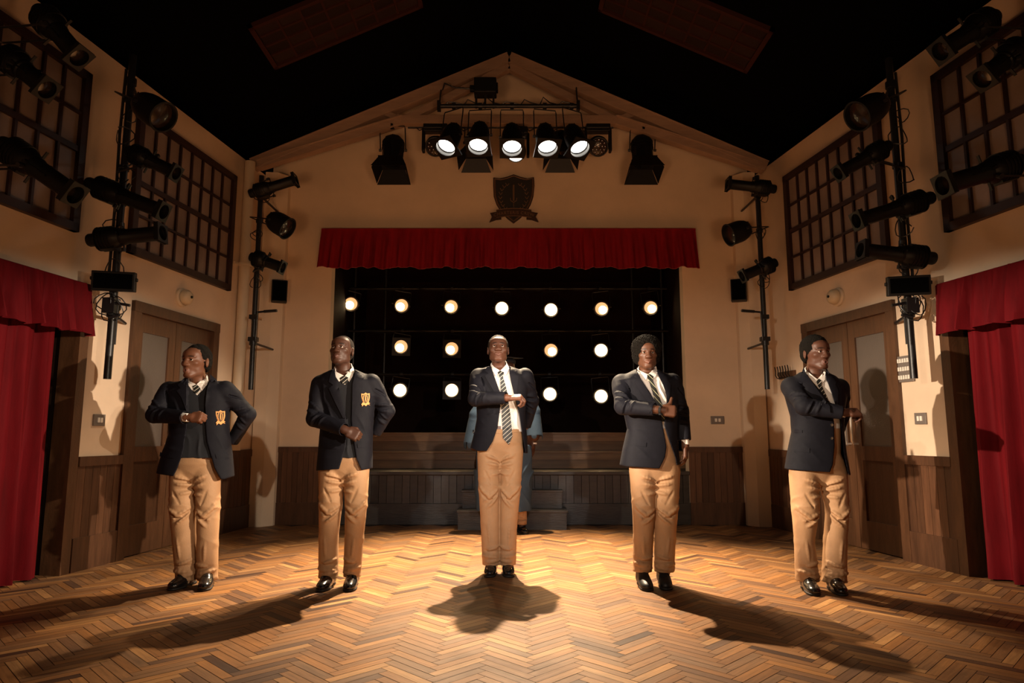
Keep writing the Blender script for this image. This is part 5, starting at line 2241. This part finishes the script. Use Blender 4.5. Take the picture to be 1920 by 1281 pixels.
    if sp.get('jumper'):
        V = Vol((xa, Y - .30, .85), (xb, Y + .25, hc[2]), .005)
        lo, hi = up.box(-.01)
        zj = W((0, sp['jumper']['hem']))[2]
        V.op(up.fn(-.019, zbot=zj), lo, hi, 0)
        V.cap(W(sp['sh'][0]) + np.array((.02, 0, -.008)), W(sp['sh'][1]) + np.array((-.02, 0, -.008)), .055, .055, .03)
        V.cap(hb + np.array((0, 0, -.02)), neck_top, .074, .074, .0, 's')
        V.op(lambda x, y, z: np.maximum(poly_mask(x, y, z, sp['jumper']['vneck']) * s1, y - (Y + .0)), (xa, Y - .3, 1.1), (xb, Y, hc[2]), .003, 's', m=0)
        folds(V, W((sum(sp['sh'][i][0] for i in (0, 1)) / 2, sp['jumper']['hem'] - 25), -.12), (.15, .1, .10), .010, 55, .9)
        P, Fq = V.mesh()
        mesh_obj('jumper', P, Fq, M['jumper'], root)
        bv_in.append(bvh_of(P, Fq))
    for tp in sp.get('tie', ()):
        drape(tp[0], tp[1], bv_in[:1] + [tb], tp[2], .008, M[sp.get('tie_mat', 'tie')], root, step=3)
    # ---------------- blazer
    if sp.get('blazer', True):
        V = Vol((xa, Y - .42, sp.get('zlow', .72)), (xb, Y + .34, hc[2] + .02), .0052)
        lo, hi = up.box(.01)
        V.op(up.fn(0.0), lo, hi, 0)
        for i in (0, 1):
            q = 1 if i == 0 else -1
            V.cap(W(sp['sh'][i]) + np.array((q * .055, 0, -.055)), W(sp['sh'][i]) + np.array((q * .12, 0, -.05)), .062, .062, .035)
            V.cap(W(sp['sh'][i]) + np.array((q * .06, 0, -.05)), hb + np.array((-q * .055, .01, -.015)), .058, .045, .03)
        for fd in sp.get('blazerfolds', ()):
            folds(V, W(fd[0], fd[4] if len(fd) > 4 else -.12), fd[5] if len(fd) > 5 else (.09, .1, .09), fd[1], fd[2], fd[3])
        # hollow shell
        V.d = np.maximum(V.d, -(V.d + .013))
        V.cap(hb + np.array((0, 0, -.01)), neck_top + np.array((0, .0, .03)), .083, .083, .004, 's')
        V.op(lambda x, y, z: np.maximum(poly_mask(x, y, z, sp['opening']) * s1, y - (Y - .0)), (xa, Y - .42, .72), (xb, Y, hc[2]), .004, 's', m=0)
        if sp.get('hem'):
            V.op(lambda x, y, z: poly_mask(x, y, z, sp['hem']) * s1, (xa, Y - .42, .72), (xb, Y + .34, 1.2), .004, 's', m=0)
        for ar, pts, rs in arms:
            rs2 = [r * 1.0 for r in rs]
            V.chain(pts, rs2, .014)
            V.cap(pts[0], pts[0] + (pts[1] - pts[0]) * .3, rs2[0] * 1.02, rs2[0], .03)
            for j, fd in enumerate(ar.get('folds', ((0.35, .008, 75), (.85, .010, 80), (1.15, .009, 80), (1.6, .006, 80)))):
                t = fd[0]
                i = min(int(t), len(pts) - 2)
                c = pts[i] + (pts[i + 1] - pts[i]) * (t - i)
                u = pts[i + 1] - pts[i]
                an = math.atan2(u[0], u[2]) + .35 * (-1)**j
                folds(V, c, (.075, .09, .075), fd[1] * .5, fd[2], an, j * 1.3)
            if not sp.get('gown'):
                for t0, a0, t1, a1, r_, md in SLEEVE_FOLDS:
                    stroke(V, pts, rs2, t0, a0, t1, a1, r_ * .8, md)
            # flat cuff end
            a, b2 = pts[-2], pts[-1]
            u = (b2 - a) / np.linalg.norm(b2 - a)
            V.op(lambda x, y, z: np.maximum(-((x - b2[0]) * u[0] + (y - b2[1]) * u[1] + (z - b2[2]) * u[2]), np.sqrt((x - b2[0])**2 + (y - b2[1])**2 + (z - b2[2])**2) - rs2[-1] * 1.5), b2 - .09, b2 + .09, 0, 's', m=0)
            V.cap(b2 - u * .03, b2 + u * .04, rs2[-1] * .86, None, .0, 's')
        P, Fq = V.mesh()
        bz = mesh_obj('blazer' if sp.get('gown') is None else 'gown', P, Fq, M[sp.get('blazer_mat', 'blazer')], root)
        bb = bvh_of(P, Fq)
        for lp in sp.get('lapels', ()):
            drape('lapel', lp, [bb], .014, .010, M['blazer'], bz, step=4)
        for pk in sp.get('pockets', ()):
            drape('pocket_flap', pk, [bb], .005, .004, M['blazer'], bz, step=4)
        for bt in sp.get('buttons', ()):
            r_ = 2.6
            drape('button', [(bt[0] + r_ * math.cos(a * PI / 5), bt[1] + r_ * math.sin(a * PI / 5)) for a in range(10)], [bb], .006, .005, M['button'], bz, step=2)
        if sp.get('badge'):
            cx_, cy_, bw, bh = sp['badge']

            def S(pts):
                return [(cx_ + x * bw / 2, cy_ + y * bh / 2) for x, y in pts]
            shield = [(-.85, -.82), (-.3, -.80), (.05, -.98), (.4, -.82), (.9, -.88), (.92, -.2), (.75, .3), (.4, .62), (.05, .75), (-.3, .55), (-.6, .2), (-.8, -.3)]
            bd = drape('badge', S(shield), [bb], .004, .0035, M['gold'], bz, step=3, label='gold embroidered shield badge')
            inn = [(x * .74 + .01, (y + .1) * .78 - .1) for x, y in shield]
            fld = drape('badge_field', S(inn), [bb], .0062, .003, M['badge_field'], bz, step=3)
            drape('badge_emblem', S([(-.05, -.72), (.12, -.72), (.16, .1), (.05, .45), (-.06, .1)]), [bb], .0085, .003, M['gold'], bz, step=3)
            for q in (-1, 1):
                drape('badge_wreath', S([(q * .30, -.68), (q * .5, -.3), (q * .5, .05), (q * .28, .4), (q * .2, .36), (q * .37, .02), (q * .36, -.3), (q * .2, -.6)]), [bb], .0085, .003, M['gold'], bz, step=3)
            drape('badge_ribbon', S([(-.55, .42), (0, .6), (.6, .36), (.98, .58), (.72, .68), (1.0, .86), (.5, .74), (.12, .98), (-.3, .78), (-.72, 1.05), (-.66, .82), (-.85, .75)]), [bb], .009, .004, M['gold'], bz, step=3)
    # ---------------- cuffs, watch, shoes
    for ar, pts, rs in arms:
        if ar.get('watch'):
            a, b2 = pts[-2], pts[-1]
            u = Vector(b2 - a).normalized()
            T = frame(Vector(b2) + u * ar['watch'], u)
            b = MB()
            b.lathe([(.024, -.008), (.0295, -.008), (.0295, .008), (.024, .008), (.024, -.008)], 20, T)
            b.lathe([(0, -.006), (.015, -.006), (.015, .006), (0, .006)], 14, T @ Matrix.Translation((0, -.03, 0)) @ Matrix.Rotation(PI / 2, 4, 'X'))
            wt = b.build('wrist_watch', M[ar.get('watch_mat', 'watch')], root, True)
    for i, t in enumerate(sp['toes']):
        tg = gnd(t[0], t[1])
        an_ = legs[i][0][-1]
        dv = (tg.x - an_[0], tg.y - (an_[1] + .02))
        make_shoe(root, tg, math.atan2(dv[0], -dv[1]), M[sp.get('shoe_mat', 'leather')], M['sole'], None)
    if sp.get('extra'):
        sp['extra'](root, hc, R, hsz, W, bv_in, tb)
    return root
# ------------------------------------------------------------------ the six people
SHORT = dict(t=.008, blobs=[((0, .016, .040), (.080, .098, .090)), ((0, .03, .0), (.079, .082, .075))],
             cuts=[((0, -.120, -.03), (.078, .070, .105)), ((0, -.05, -.10), (.12, .14, .085)), ((.085, -.02, -.04), (.03, .035, .04)), ((-.085, -.02, -.04), (.03, .035, .04))])

# 1 -- far left, head turned to the left, fist across the chest, other hand on hip
person(dict(
    Y=5.27, label='person furthest left in navy blazer, jumper and tan trousers, hand on hip, mouth open',
    skin=(.125, .048, .024),
    head=dict(c=(368, 680), yaw=-16, pitch=4, s=1.14, mouth='open', look=(15, 8), dy=-.03, jaw=.90),
    neck=(371, 716), sh=((322, 727), (420, 726)),
    rows=[(714, 340, 400, .085, .02), (721, 322, 420, .11), (735, 311, 430, .13), (760, 312, 431, .14), (790, 318, 428, .135),
          (815, 319, 429, .13), (850, 306, 434, .14), (875, 299, 436, .145), (900, 294, 438, .15)],
    arms=[dict(pts=((318, 734, .070, 0), (290, 778, .062, -.12), (348, 783, .048, -.27)), cuff=.030,
               hand=dict(d=(1, -.12, .02), n=(0, -.9, .45), kind='fist', flip=-1, out=.030, s=1.0)),
          dict(pts=((422, 733, .070, 0), (465, 777, .060, .06), (436, 828, .048, .14)))],
    waist=858, hips=[(850, 324, 410, .12), (870, 322, 410, .115), (884, 324, 408, .098), (914, 354, 376, .055)],
    legs=[((343, 885, 23), (342, 950, 23, -.02), (345, 1010, 20, 0), (350, 1087, 18.5, 0)),
          ((388, 885, 24), (391, 950, 20, -.02), (389, 1020, 18.5, 0), (389, 1087, 18, 0))],
    toes=((318, 1109, -38), (381, 1110, -8)),
    hair=dict(SHORT, noise=.0022, freq=160),
    throat=[(352, 690), (390, 690), (386, 712), (369, 721), (355, 715)],
    collar=[[(352, 713), (355, 715), (367, 722), (360, 732), (353, 722)], [(389, 704), (368, 721), (379, 733), (387, 722), (390, 710)]],
    jumper=dict(hem=858, vneck=[(346, 700), (396, 700), (388, 722), (370, 742), (354, 724)]),
    tie=[('tie_knot', [(361, 724), (369, 721), (376, 728), (371, 738), (365, 737)], .013)],
    opening=[(351, 700), (396, 700), (388, 735), (384, 790), (388, 830), (403, 880), (417, 904), (320, 904), (332, 880), (343, 850), (352, 790), (353, 735)],
    hem=[(270, 880), (296, 889), (322, 893), (420, 899), (436, 894), (450, 890), (450, 960), (270, 960)],
    lapels=[[(352, 704), (354, 722), (355, 757), (353, 780), (340, 745), (331, 733), (338, 728), (333, 722), (343, 711)],
            [(394, 702), (404, 710), (413, 722), (406, 728), (411, 736), (398, 768), (387, 795), (385, 760), (388, 730), (393, 715)]],
    pockets=[[(300, 848), (328, 852), (327, 860), (299, 856)], [(404, 852), (430, 850), (431, 858), (406, 860)]],
    badge=(413, 783, 20, 28), tie_mat='tie',
    blazerfolds=(((330, 770), .008, 60, .5), ((415, 830), .005, 45, .2), ((312, 840), .006, 45, -.3)),
))

# 2 -- second from the left, chin raised, fist at the waist
person(dict(
    Y=5.24, label='person second from the left in blazer and dark jumper, shaved head raised, fist at waist',
    skin=(.060, .024, .014), lip=(.12, .05, .04),
    head=dict(c=(641, 659), yaw=-9, pitch=13, s=1.05, mouth='closed', look=(-8, 12), dy=-.03, jaw=1.06, nose=1.15),
    neck=(645, 697), sh=((606, 719), (690, 713)),
    rows=[(692, 624, 664, .08, .02), (701, 606, 685, .105), (714, 592, 701, .13), (740, 594, 705, .14), (775, 600, 701, .135),
          (805, 601, 699, .13), (840, 598, 698, .14), (885, 594, 698, .15)],
    arms=[dict(pts=((602, 722, .068, 0), (590, 785, .062, -.10), (646, 806, .049, -.25)),
               hand=dict(d=(.9, -.05, -.42), n=(.05, -.85, .30), kind='fist', flip=-1, out=.012, s=1.05)),
          dict(pts=((696, 719, .066, 0), (726, 771, .059, .06), (704, 812, .046, .13)))],
    waist=858, hips=[(848, 603, 690, .12), (865, 600, 692, .115), (880, 603, 689, .098), (912, 632, 658, .055)],
    legs=[((622, 880, 24), (620, 945, 21, -.02), (616, 1010, 17.5, 0), (616, 1083, 18, 0)),
          ((668, 880, 24), (668, 945, 20, -.02), (664, 1010, 17, 0), (660, 1081, 16, 0))],
    toes=((600, 1111, -35), (653, 1111, -12)),
    hair=dict(t=.003, blobs=[((0, .016, .036), (.0765, .0965, .086)), ((0, .03, .0), (.075, .080, .07))], noise=.0006, freq=260, mat='hair_close',
              cuts=[((0, -.118, .0), (.074, .088, .112)), ((0, -.05, -.10), (.12, .14, .085)), ((.085, -.02, -.04), (.03, .035, .04)), ((-.085, -.02, -.04), (.03, .035, .04))]),
    throat=[(628, 670), (664, 670), (660, 690), (646, 705), (630, 697)],
    collar=[[(628, 693), (630, 698), (644, 708), (636, 716), (629, 706)], [(662, 687), (646, 706), (655, 716), (661, 706), (664, 694)]],
    jumper=dict(hem=858, vneck=[(622, 680), (668, 680), (661, 704), (647, 722), (630, 706)]),
    tie=[('tie_knot', [(637, 709), (646, 704), (654, 709), (651, 719), (643, 720)], .013)],
    opening=[(627, 685), (668, 683), (661, 718), (658, 786), (662, 822), (668, 860), (679, 886), (634, 886), (642, 860), (649, 836), (649, 786), (636, 735), (629, 710)],
    hem=[(560, 884), (594, 883), (637, 880), (676, 882), (700, 878), (730, 876), (730, 960), (560, 960)],
    lapels=[[(626, 690), (630, 708), (637, 735), (649, 784), (643, 784), (627, 752), (616, 728), (625, 722), (616, 716), (620, 700)],
            [(666, 694), (674, 699), (684, 706), (677, 712), (681, 720), (668, 760), (660, 784), (661, 720), (666, 700)]],
    pockets=[[(604, 832), (632, 834), (632, 842), (604, 840)], [(670, 832), (695, 830), (696, 838), (671, 840)]],
    badge=(685, 749, 18, 26),
    blazerfolds=(((615, 775), .008, 60, .5), ((680, 800), .005, 45, .2), ((612, 840), .006, 45, -.3), ((604, 735), .006, 60, .8)),
))

# 3 -- centre, white shirt and long tie, smiling upwards
person(dict(
    Y=5.70, label='person in the centre smiling upwards, open blazer over white shirt and long striped tie',
    skin=(.105, .042, .024), lip=(.15, .060, .045),
    head=dict(c=(934, 657), yaw=2, pitch=14, s=1.06, mouth='closed', smile=1.0, look=(2, 14), dy=-.03, jaw=1.0, nose=1.2),
    neck=(937, 690), sh=((898, 703), (975, 703)),
    rows=[(686, 918, 954, .08, .02), (693, 900, 973, .11), (704, 890, 986, .13), (725, 889, 990, .14), (755, 893, 986, .135),
          (785, 894, 985, .13), (815, 888, 988, .14), (850, 879, 990, .15)],
    arms=[dict(pts=((898, 707, .066, 0), (892, 748, .062, -.16), (950, 746, .047, -.29)),
               hand=dict(d=(1, -.10, .03), n=(0, -.35, 1), kind='loose', flip=-1, out=.014, s=1.08)),
          dict(pts=((984, 706, .064, 0), (998, 752, .056, .08), (986, 800, .044, .17)))],
    waist=808, hips=[(803, 897, 979, .118), (830, 895, 981, .12), (848, 897, 979, .098), (880, 926, 950, .055)],
    legs=[((917, 845, 22), (917, 915, 19.5, -.02), (919, 985, 17, 0), (921, 1059, 16, 0)),
          ((959, 845, 22), (957, 915, 19, -.02), (953, 985, 16, 0), (952, 1059, 15, 0))],
    legfolds=((1, .012, 62, .6, 0), (0, .006, 40, .9, 2), (2, .004, 45, .3, 1.5), (3, .004, 60, .2, 1)),
    toes=((917, 1084, -6), (955, 1084, 8)),
    hair=dict(SHORT, noise=.0012, freq=200, mat='hair_close'),
    throat=[(922, 668), (953, 668), (950, 682), (938, 695), (925, 687)],
    collar=[[(921, 684), (925, 687), (937, 696), (930, 705), (924, 697)], [(951, 682), (938, 696), (948, 704), (953, 696), (954, 688)]],
    shirtfolds=(((958, 770), .010, 70, .3), ((962, 790), .012, 80, .9), ((950, 730), .004, 50, .2)),
    tie=[('tie_knot', [(933, 698), (938, 695), (945, 698), (943, 707), (937, 708)], .013),
         ('tie_blade', [(938, 706), (943, 706), (950, 730), (956, 770), (961, 818), (954, 834), (943, 822), (941, 780), (939, 730)], .010)],
    opening=[(920, 674), (956, 674), (957, 700), (963, 737), (973, 775), (979, 812), (985, 852), (988, 866), (916, 866), (910, 850), (924, 828), (933, 802), (938, 764), (937, 734), (927, 706), (922, 692)],
    hem=[(850, 838), (879, 839), (896, 846), (911, 846), (986, 862), (1010, 860), (1010, 930), (850, 930)],
    lapels=[[(919, 688), (923, 697), (931, 718), (937, 745), (932, 745), (919, 722), (909, 705), (916, 700), (909, 696), (913, 688)],
            [(955, 688), (963, 691), (971, 696), (966, 701), (972, 707), (969, 740), (965, 745), (958, 716), (955, 700)]],
    pockets=[[(886, 806), (910, 810), (909, 817), (886, 813)]],
    blazerfolds=(((902, 775), .006, 55, .5), ((895, 820), .004, 45, -.3)),
    extra=lambda root, hc, R, hsz, W, bv, tb: (
        drape('waistband', [(899, 805), (937, 806), (975, 805), (976, 811), (937, 813), (898, 811)], [tb], .006, .006, M['khaki'], root, step=5),
        drape('belt_buckle', [(933, 799), (939, 799), (939, 805), (933, 805)], bv, .010, .006, M['lining'], root, step=3)),
))

# 4 -- second from the right, afro hair, thumb up against the chest
person(dict(
    Y=5.27, label='person second from the right with afro hair, buttoned blazer and striped tie, fist at chest',
    skin=(.100, .040, .021), lip=(.17, .065, .045),
    head=dict(c=(1213, 665), yaw=-4, pitch=2, s=1.03, mouth='closed', look=(2, 0), dy=-.03),
    neck=(1213, 698), sh=((1168, 717), (1252, 713)),
    rows=[(693, 1190, 1234, .085, .02), (702, 1172, 1252, .11), (714, 1156, 1266, .13), (740, 1156, 1270, .14), (775, 1170, 1272, .135),
          (805, 1176, 1271, .13), (840, 1168, 1271, .14), (882, 1160, 1276, .15)],
    arms=[dict(pts=((1166, 720, .070, 0), (1168, 762, .064, -.15), (1228, 768, .048, -.29)), cuff=.034, watch=.045,
               hand=dict(d=(1, -.08, -.10), n=(.05, -1, .25), kind='thumbup', flip=-1, out=.045, s=1.08)),
          dict(pts=((1260, 718, .066, 0), (1278, 772, .056, .02), (1285, 826, .044, -.02)), cuff=.035,
               hand=dict(d=(-.05, -.15, -1), n=(.9, -.4, 0), kind='relaxed', flip=-1, out=.045, s=.95))],
    waist=802, hips=[(796, 1186, 1264, .118), (845, 1182, 1268, .11), (875, 1180, 1274, .115), (888, 1183, 1272, .098), (924, 1214, 1240, .055)],
    legs=[((1205, 885, 24.5), (1207, 950, 21, -.02), (1206, 1010, 18, 0), (1205, 1071, 17.5, 0)),
          ((1250, 885, 24.5), (1249, 950, 22, -.02), (1247, 1010, 19, 0), (1245, 1071, 18.5, 0))],
    toes=((1216, 1110, 4), (1251, 1108, 8)), shoe_mat='leather_dull',
    hair=dict(t=.03, blobs=[((0, .015, .054), (.113, .112, .100)), ((0, .030, -.005), (.108, .094, .084))], noise=.0045, freq=230, relax=1,
              cuts=[((0, -.132, -.03), (.066, .10, .120)), ((0, -.075, -.13), (.14, .14, .085)), ((0, .14, -.12), (.12, .09, .06))]),
    throat=[(1195, 672), (1232, 672), (1228, 690), (1216, 702), (1198, 694)],
    collar=[[(1194, 690), (1198, 694), (1215, 702), (1211, 714), (1199, 704)], [(1230, 686), (1216, 702), (1224, 712), (1230, 705), (1232, 694)]],
    tie=[('tie_knot', [(1213, 704), (1218, 701), (1225, 706), (1224, 715), (1217, 716)], .013),
         ('tie_blade', [(1217, 714), (1224, 713), (1233, 735), (1243, 762), (1247, 790), (1238, 792), (1228, 752)], .009)],
    tie_mat='tie2',
    shirtfolds=(((1240, 735), .008, 80, .4), ((1236, 720), .006, 90, .9)),
    opening=[(1193, 680), (1234, 680), (1232, 700), (1243, 722), (1250, 742), (1249, 768), (1245, 796), (1250, 814), (1258, 836), (1266, 858), (1272, 890), (1232, 890), (1237, 878), (1247, 858), (1250, 838), (1243, 800), (1238, 770), (1220, 738), (1203, 712), (1195, 698)],
    hem=[(1130, 870), (1161, 872), (1174, 875), (1236, 879), (1272, 872), (1290, 868), (1310, 868), (1310, 960), (1130, 960)],
    lapels=[[(1193, 697), (1198, 705), (1218, 738), (1238, 768), (1240, 778), (1222, 762), (1203, 738), (1190, 718), (1194, 710), (1188, 706)],
            [(1234, 696), (1243, 700), (1255, 707), (1252, 714), (1258, 720), (1256, 745), (1252, 752), (1244, 722), (1234, 702)]],
    pockets=[[(1180, 826), (1212, 830), (1211, 838), (1180, 834)]],
    blazerfolds=(((1185, 790), .008, 60, .4), ((1200, 850), .004, 40, .2), ((1165, 730), .006, 60, .9)),
))

# 5 -- far right, turned to the right, arm across
person(dict(
    Y=5.13, label='person furthest right looking right, navy blazer with silver buttons, arm stretched across the chest',
    skin=(.085, .034, .020), lip=(.15, .06, .05),
    head=dict(c=(1530, 664), yaw=13, pitch=2, s=1.10, mouth='open', look=(8, 4), dy=-.03, jaw=.90),
    neck=(1528, 702), sh=((1485, 722), (1566, 724)),
    rows=[(697, 1504, 1548, .085, .02), (706, 1488, 1564, .11), (720, 1474, 1580, .13), (745, 1474, 1584, .14), (780, 1484, 1580, .135),
          (810, 1486, 1580, .13), (850, 1478, 1584, .14), (895, 1471, 1592, .155)],
    arms=[dict(pts=((1484, 726, .070, 0), (1508, 762, .066, -.20), (1580, 774, .048, -.28)), cuff=.022, folds=((0.35, .010, 75), (.85, .012, 80), (1.15, .011, 80), (1.6, .007, 80)),
               hand=dict(d=(1, .10, .02), n=(-.1, -.6, .8), kind='loose', flip=-1, out=.026, s=1.06)),
          dict(pts=((1574, 728, .064, 0), (1580, 780, .050, .12), (1564, 830, .044, .18)))],
    waist=808, hips=[(802, 1490, 1574, .118), (850, 1486, 1574, .11), (878, 1480, 1585, .12), (888, 1484, 1584, .098), (910, 1522, 1552, .055)],
    legs=[((1507, 892, 26), (1510, 955, 24, -.02), (1508, 1015, 17.5, 0), (1514, 1089, 21, 0)),
          ((1561, 892, 26), (1570, 955, 20, -.02), (1566, 1015, 20, 0), (1564, 1091, 21.5, 0))],
    toes=((1530, 1119, 24), (1582, 1119, 28)),
    hair=dict(t=.012, blobs=[((0, .018, .046), (.088, .102, .092)), ((0, .035, .0), (.082, .082, .072))], noise=.0016, freq=200, relax=0,
              cuts=[((0, -.122, -.035), (.082, .072, .108)), ((0, -.05, -.10), (.12, .14, .085)), ((.085, -.02, -.04), (.03, .035, .04)), ((-.085, -.02, -.04), (.03, .035, .04))]),
    throat=[(1508, 675), (1548, 675), (1546, 696), (1533, 711), (1512, 696)],
    collar=[[(1508, 690), (1512, 695), (1533, 712), (1529, 719), (1514, 706)], [(1547, 694), (1534, 711), (1540, 720), (1547, 712), (1548, 702)]],
    tie=[('tie_knot', [(1530, 713), (1535, 710), (1541, 714), (1540, 724), (1534, 725)], .013),
         ('tie_blade', [(1534, 722), (1540, 721), (1552, 748), (1558, 770), (1548, 770)], .009)],
    opening=[(1507, 682), (1549, 680), (1547, 704), (1560, 740), (1566, 760), (1576, 789), (1582, 850), (1592, 896), (1553, 896), (1562, 870), (1565, 836), (1564, 792), (1558, 758), (1540, 735), (1520, 712), (1510, 698)],
    hem=[(1440, 878), (1472, 879), (1480, 881), (1556, 886), (1590, 891), (1620, 892), (1620, 970), (1440, 970)],
    lapels=[[(1507, 688), (1511, 700), (1538, 738), (1556, 762), (1557, 774), (1530, 752), (1508, 735), (1501, 722), (1506, 716), (1499, 712)],
            [(1548, 688), (1557, 702), (1570, 714), (1566, 722), (1572, 730), (1572, 760), (1567, 765), (1560, 735), (1549, 712)]],
    buttons=((1560, 797), (1560, 822)),
    pockets=[[(1486, 806), (1504, 807), (1504, 812), (1486, 811)], [(1488, 838), (1518, 841), (1518, 849), (1488, 846)]],
    blazerfolds=(((1495, 790), .008, 60, .4), ((1520, 850), .004, 40, .2), ((1482, 735), .007, 60, .9)),
))


# 6 -- the figure in the blue gown behind the centre actor
def mortarboard(root, hc, R, hsz, W, bv, tb):
    c = Vector(hc) + Vector((0, 0, .115))
    b = MB()
    b.lathe([(.083, -.045), (.086, -.01), (.06, .02), (0, .022), (0, .018), (.055, .014), (.080, -.012), (.078, -.045), (.083, -.045)], 22, Matrix.Translation(c))
    b.box((0, 0, .028), (.25, .25, .008), Matrix.Translation(c) @ Matrix.Rotation(.6, 4, 'Z') @ Matrix.Rotation(.06, 4, 'X'))
    b.build('mortarboard', M['jumper'], root, True)


person(dict(
    Y=8.0, label='person in a slate blue gown and mortarboard standing mostly hidden behind the centre actor', gown=True,
    skin=(.07, .03, .018),
    head=dict(c=(953, 694), yaw=0, pitch=0, s=1.05, look=(0, 0)),
    neck=(953, 712), sh=((930, 728), (978, 728)),
    rows=[(712, 941, 966, .08, .02), (718, 928, 980, .11), (730, 916, 992, .13), (760, 908, 1000, .15), (800, 896, 1004, .18),
          (850, 885, 1003, .2), (900, 889, 998, .2), (957, 893, 996, .19)],
    arms=[dict(pts=((922, 730, .075, 0), (896, 780, .10, -.03), (890, 832, .13, -.05))),
          dict(pts=((985, 730, .075, 0), (999, 772, .085, -.03), (1001, 818, .105, -.06)), watch=.085, watch_mat='shirt',
               hand=dict(d=(-.12, -.1, -1), n=(.8, -.6, 0), kind='relaxed', flip=-1, out=.10, s=1.0))],
    waist=835, hips=[(835, 930, 984, .10), (865, 930, 985, .11)],
    legs=[((944, 880, 11), (944, 925, 10), (944, 955, 9.5), (944, 984, 9)), ((975, 880, 11), (977, 925, 10), (978, 955, 9.5), (979, 984, 9))],
    toes=((944, 1001, -5), (986, 1003, 14)),
    shirt=False, zlow=.22, plain=True, blazer_mat='gown', trouser_mat='khaki',
    opening=[(946, 700), (960, 700), (953, 722)],
    hem=[(800, 842), (878, 838), (893, 845), (895, 955), (950, 960), (996, 958), (998, 832), (1022, 828), (1100, 828), (1100, 1100), (800, 1100)],
    blazerfolds=(((900, 850), .014, 30, 1.57, -.15, (.2, .2, .4)), ((990, 880), .014, 34, 1.57, -.15, (.2, .2, .5))),
    extra=mortarboard,
))
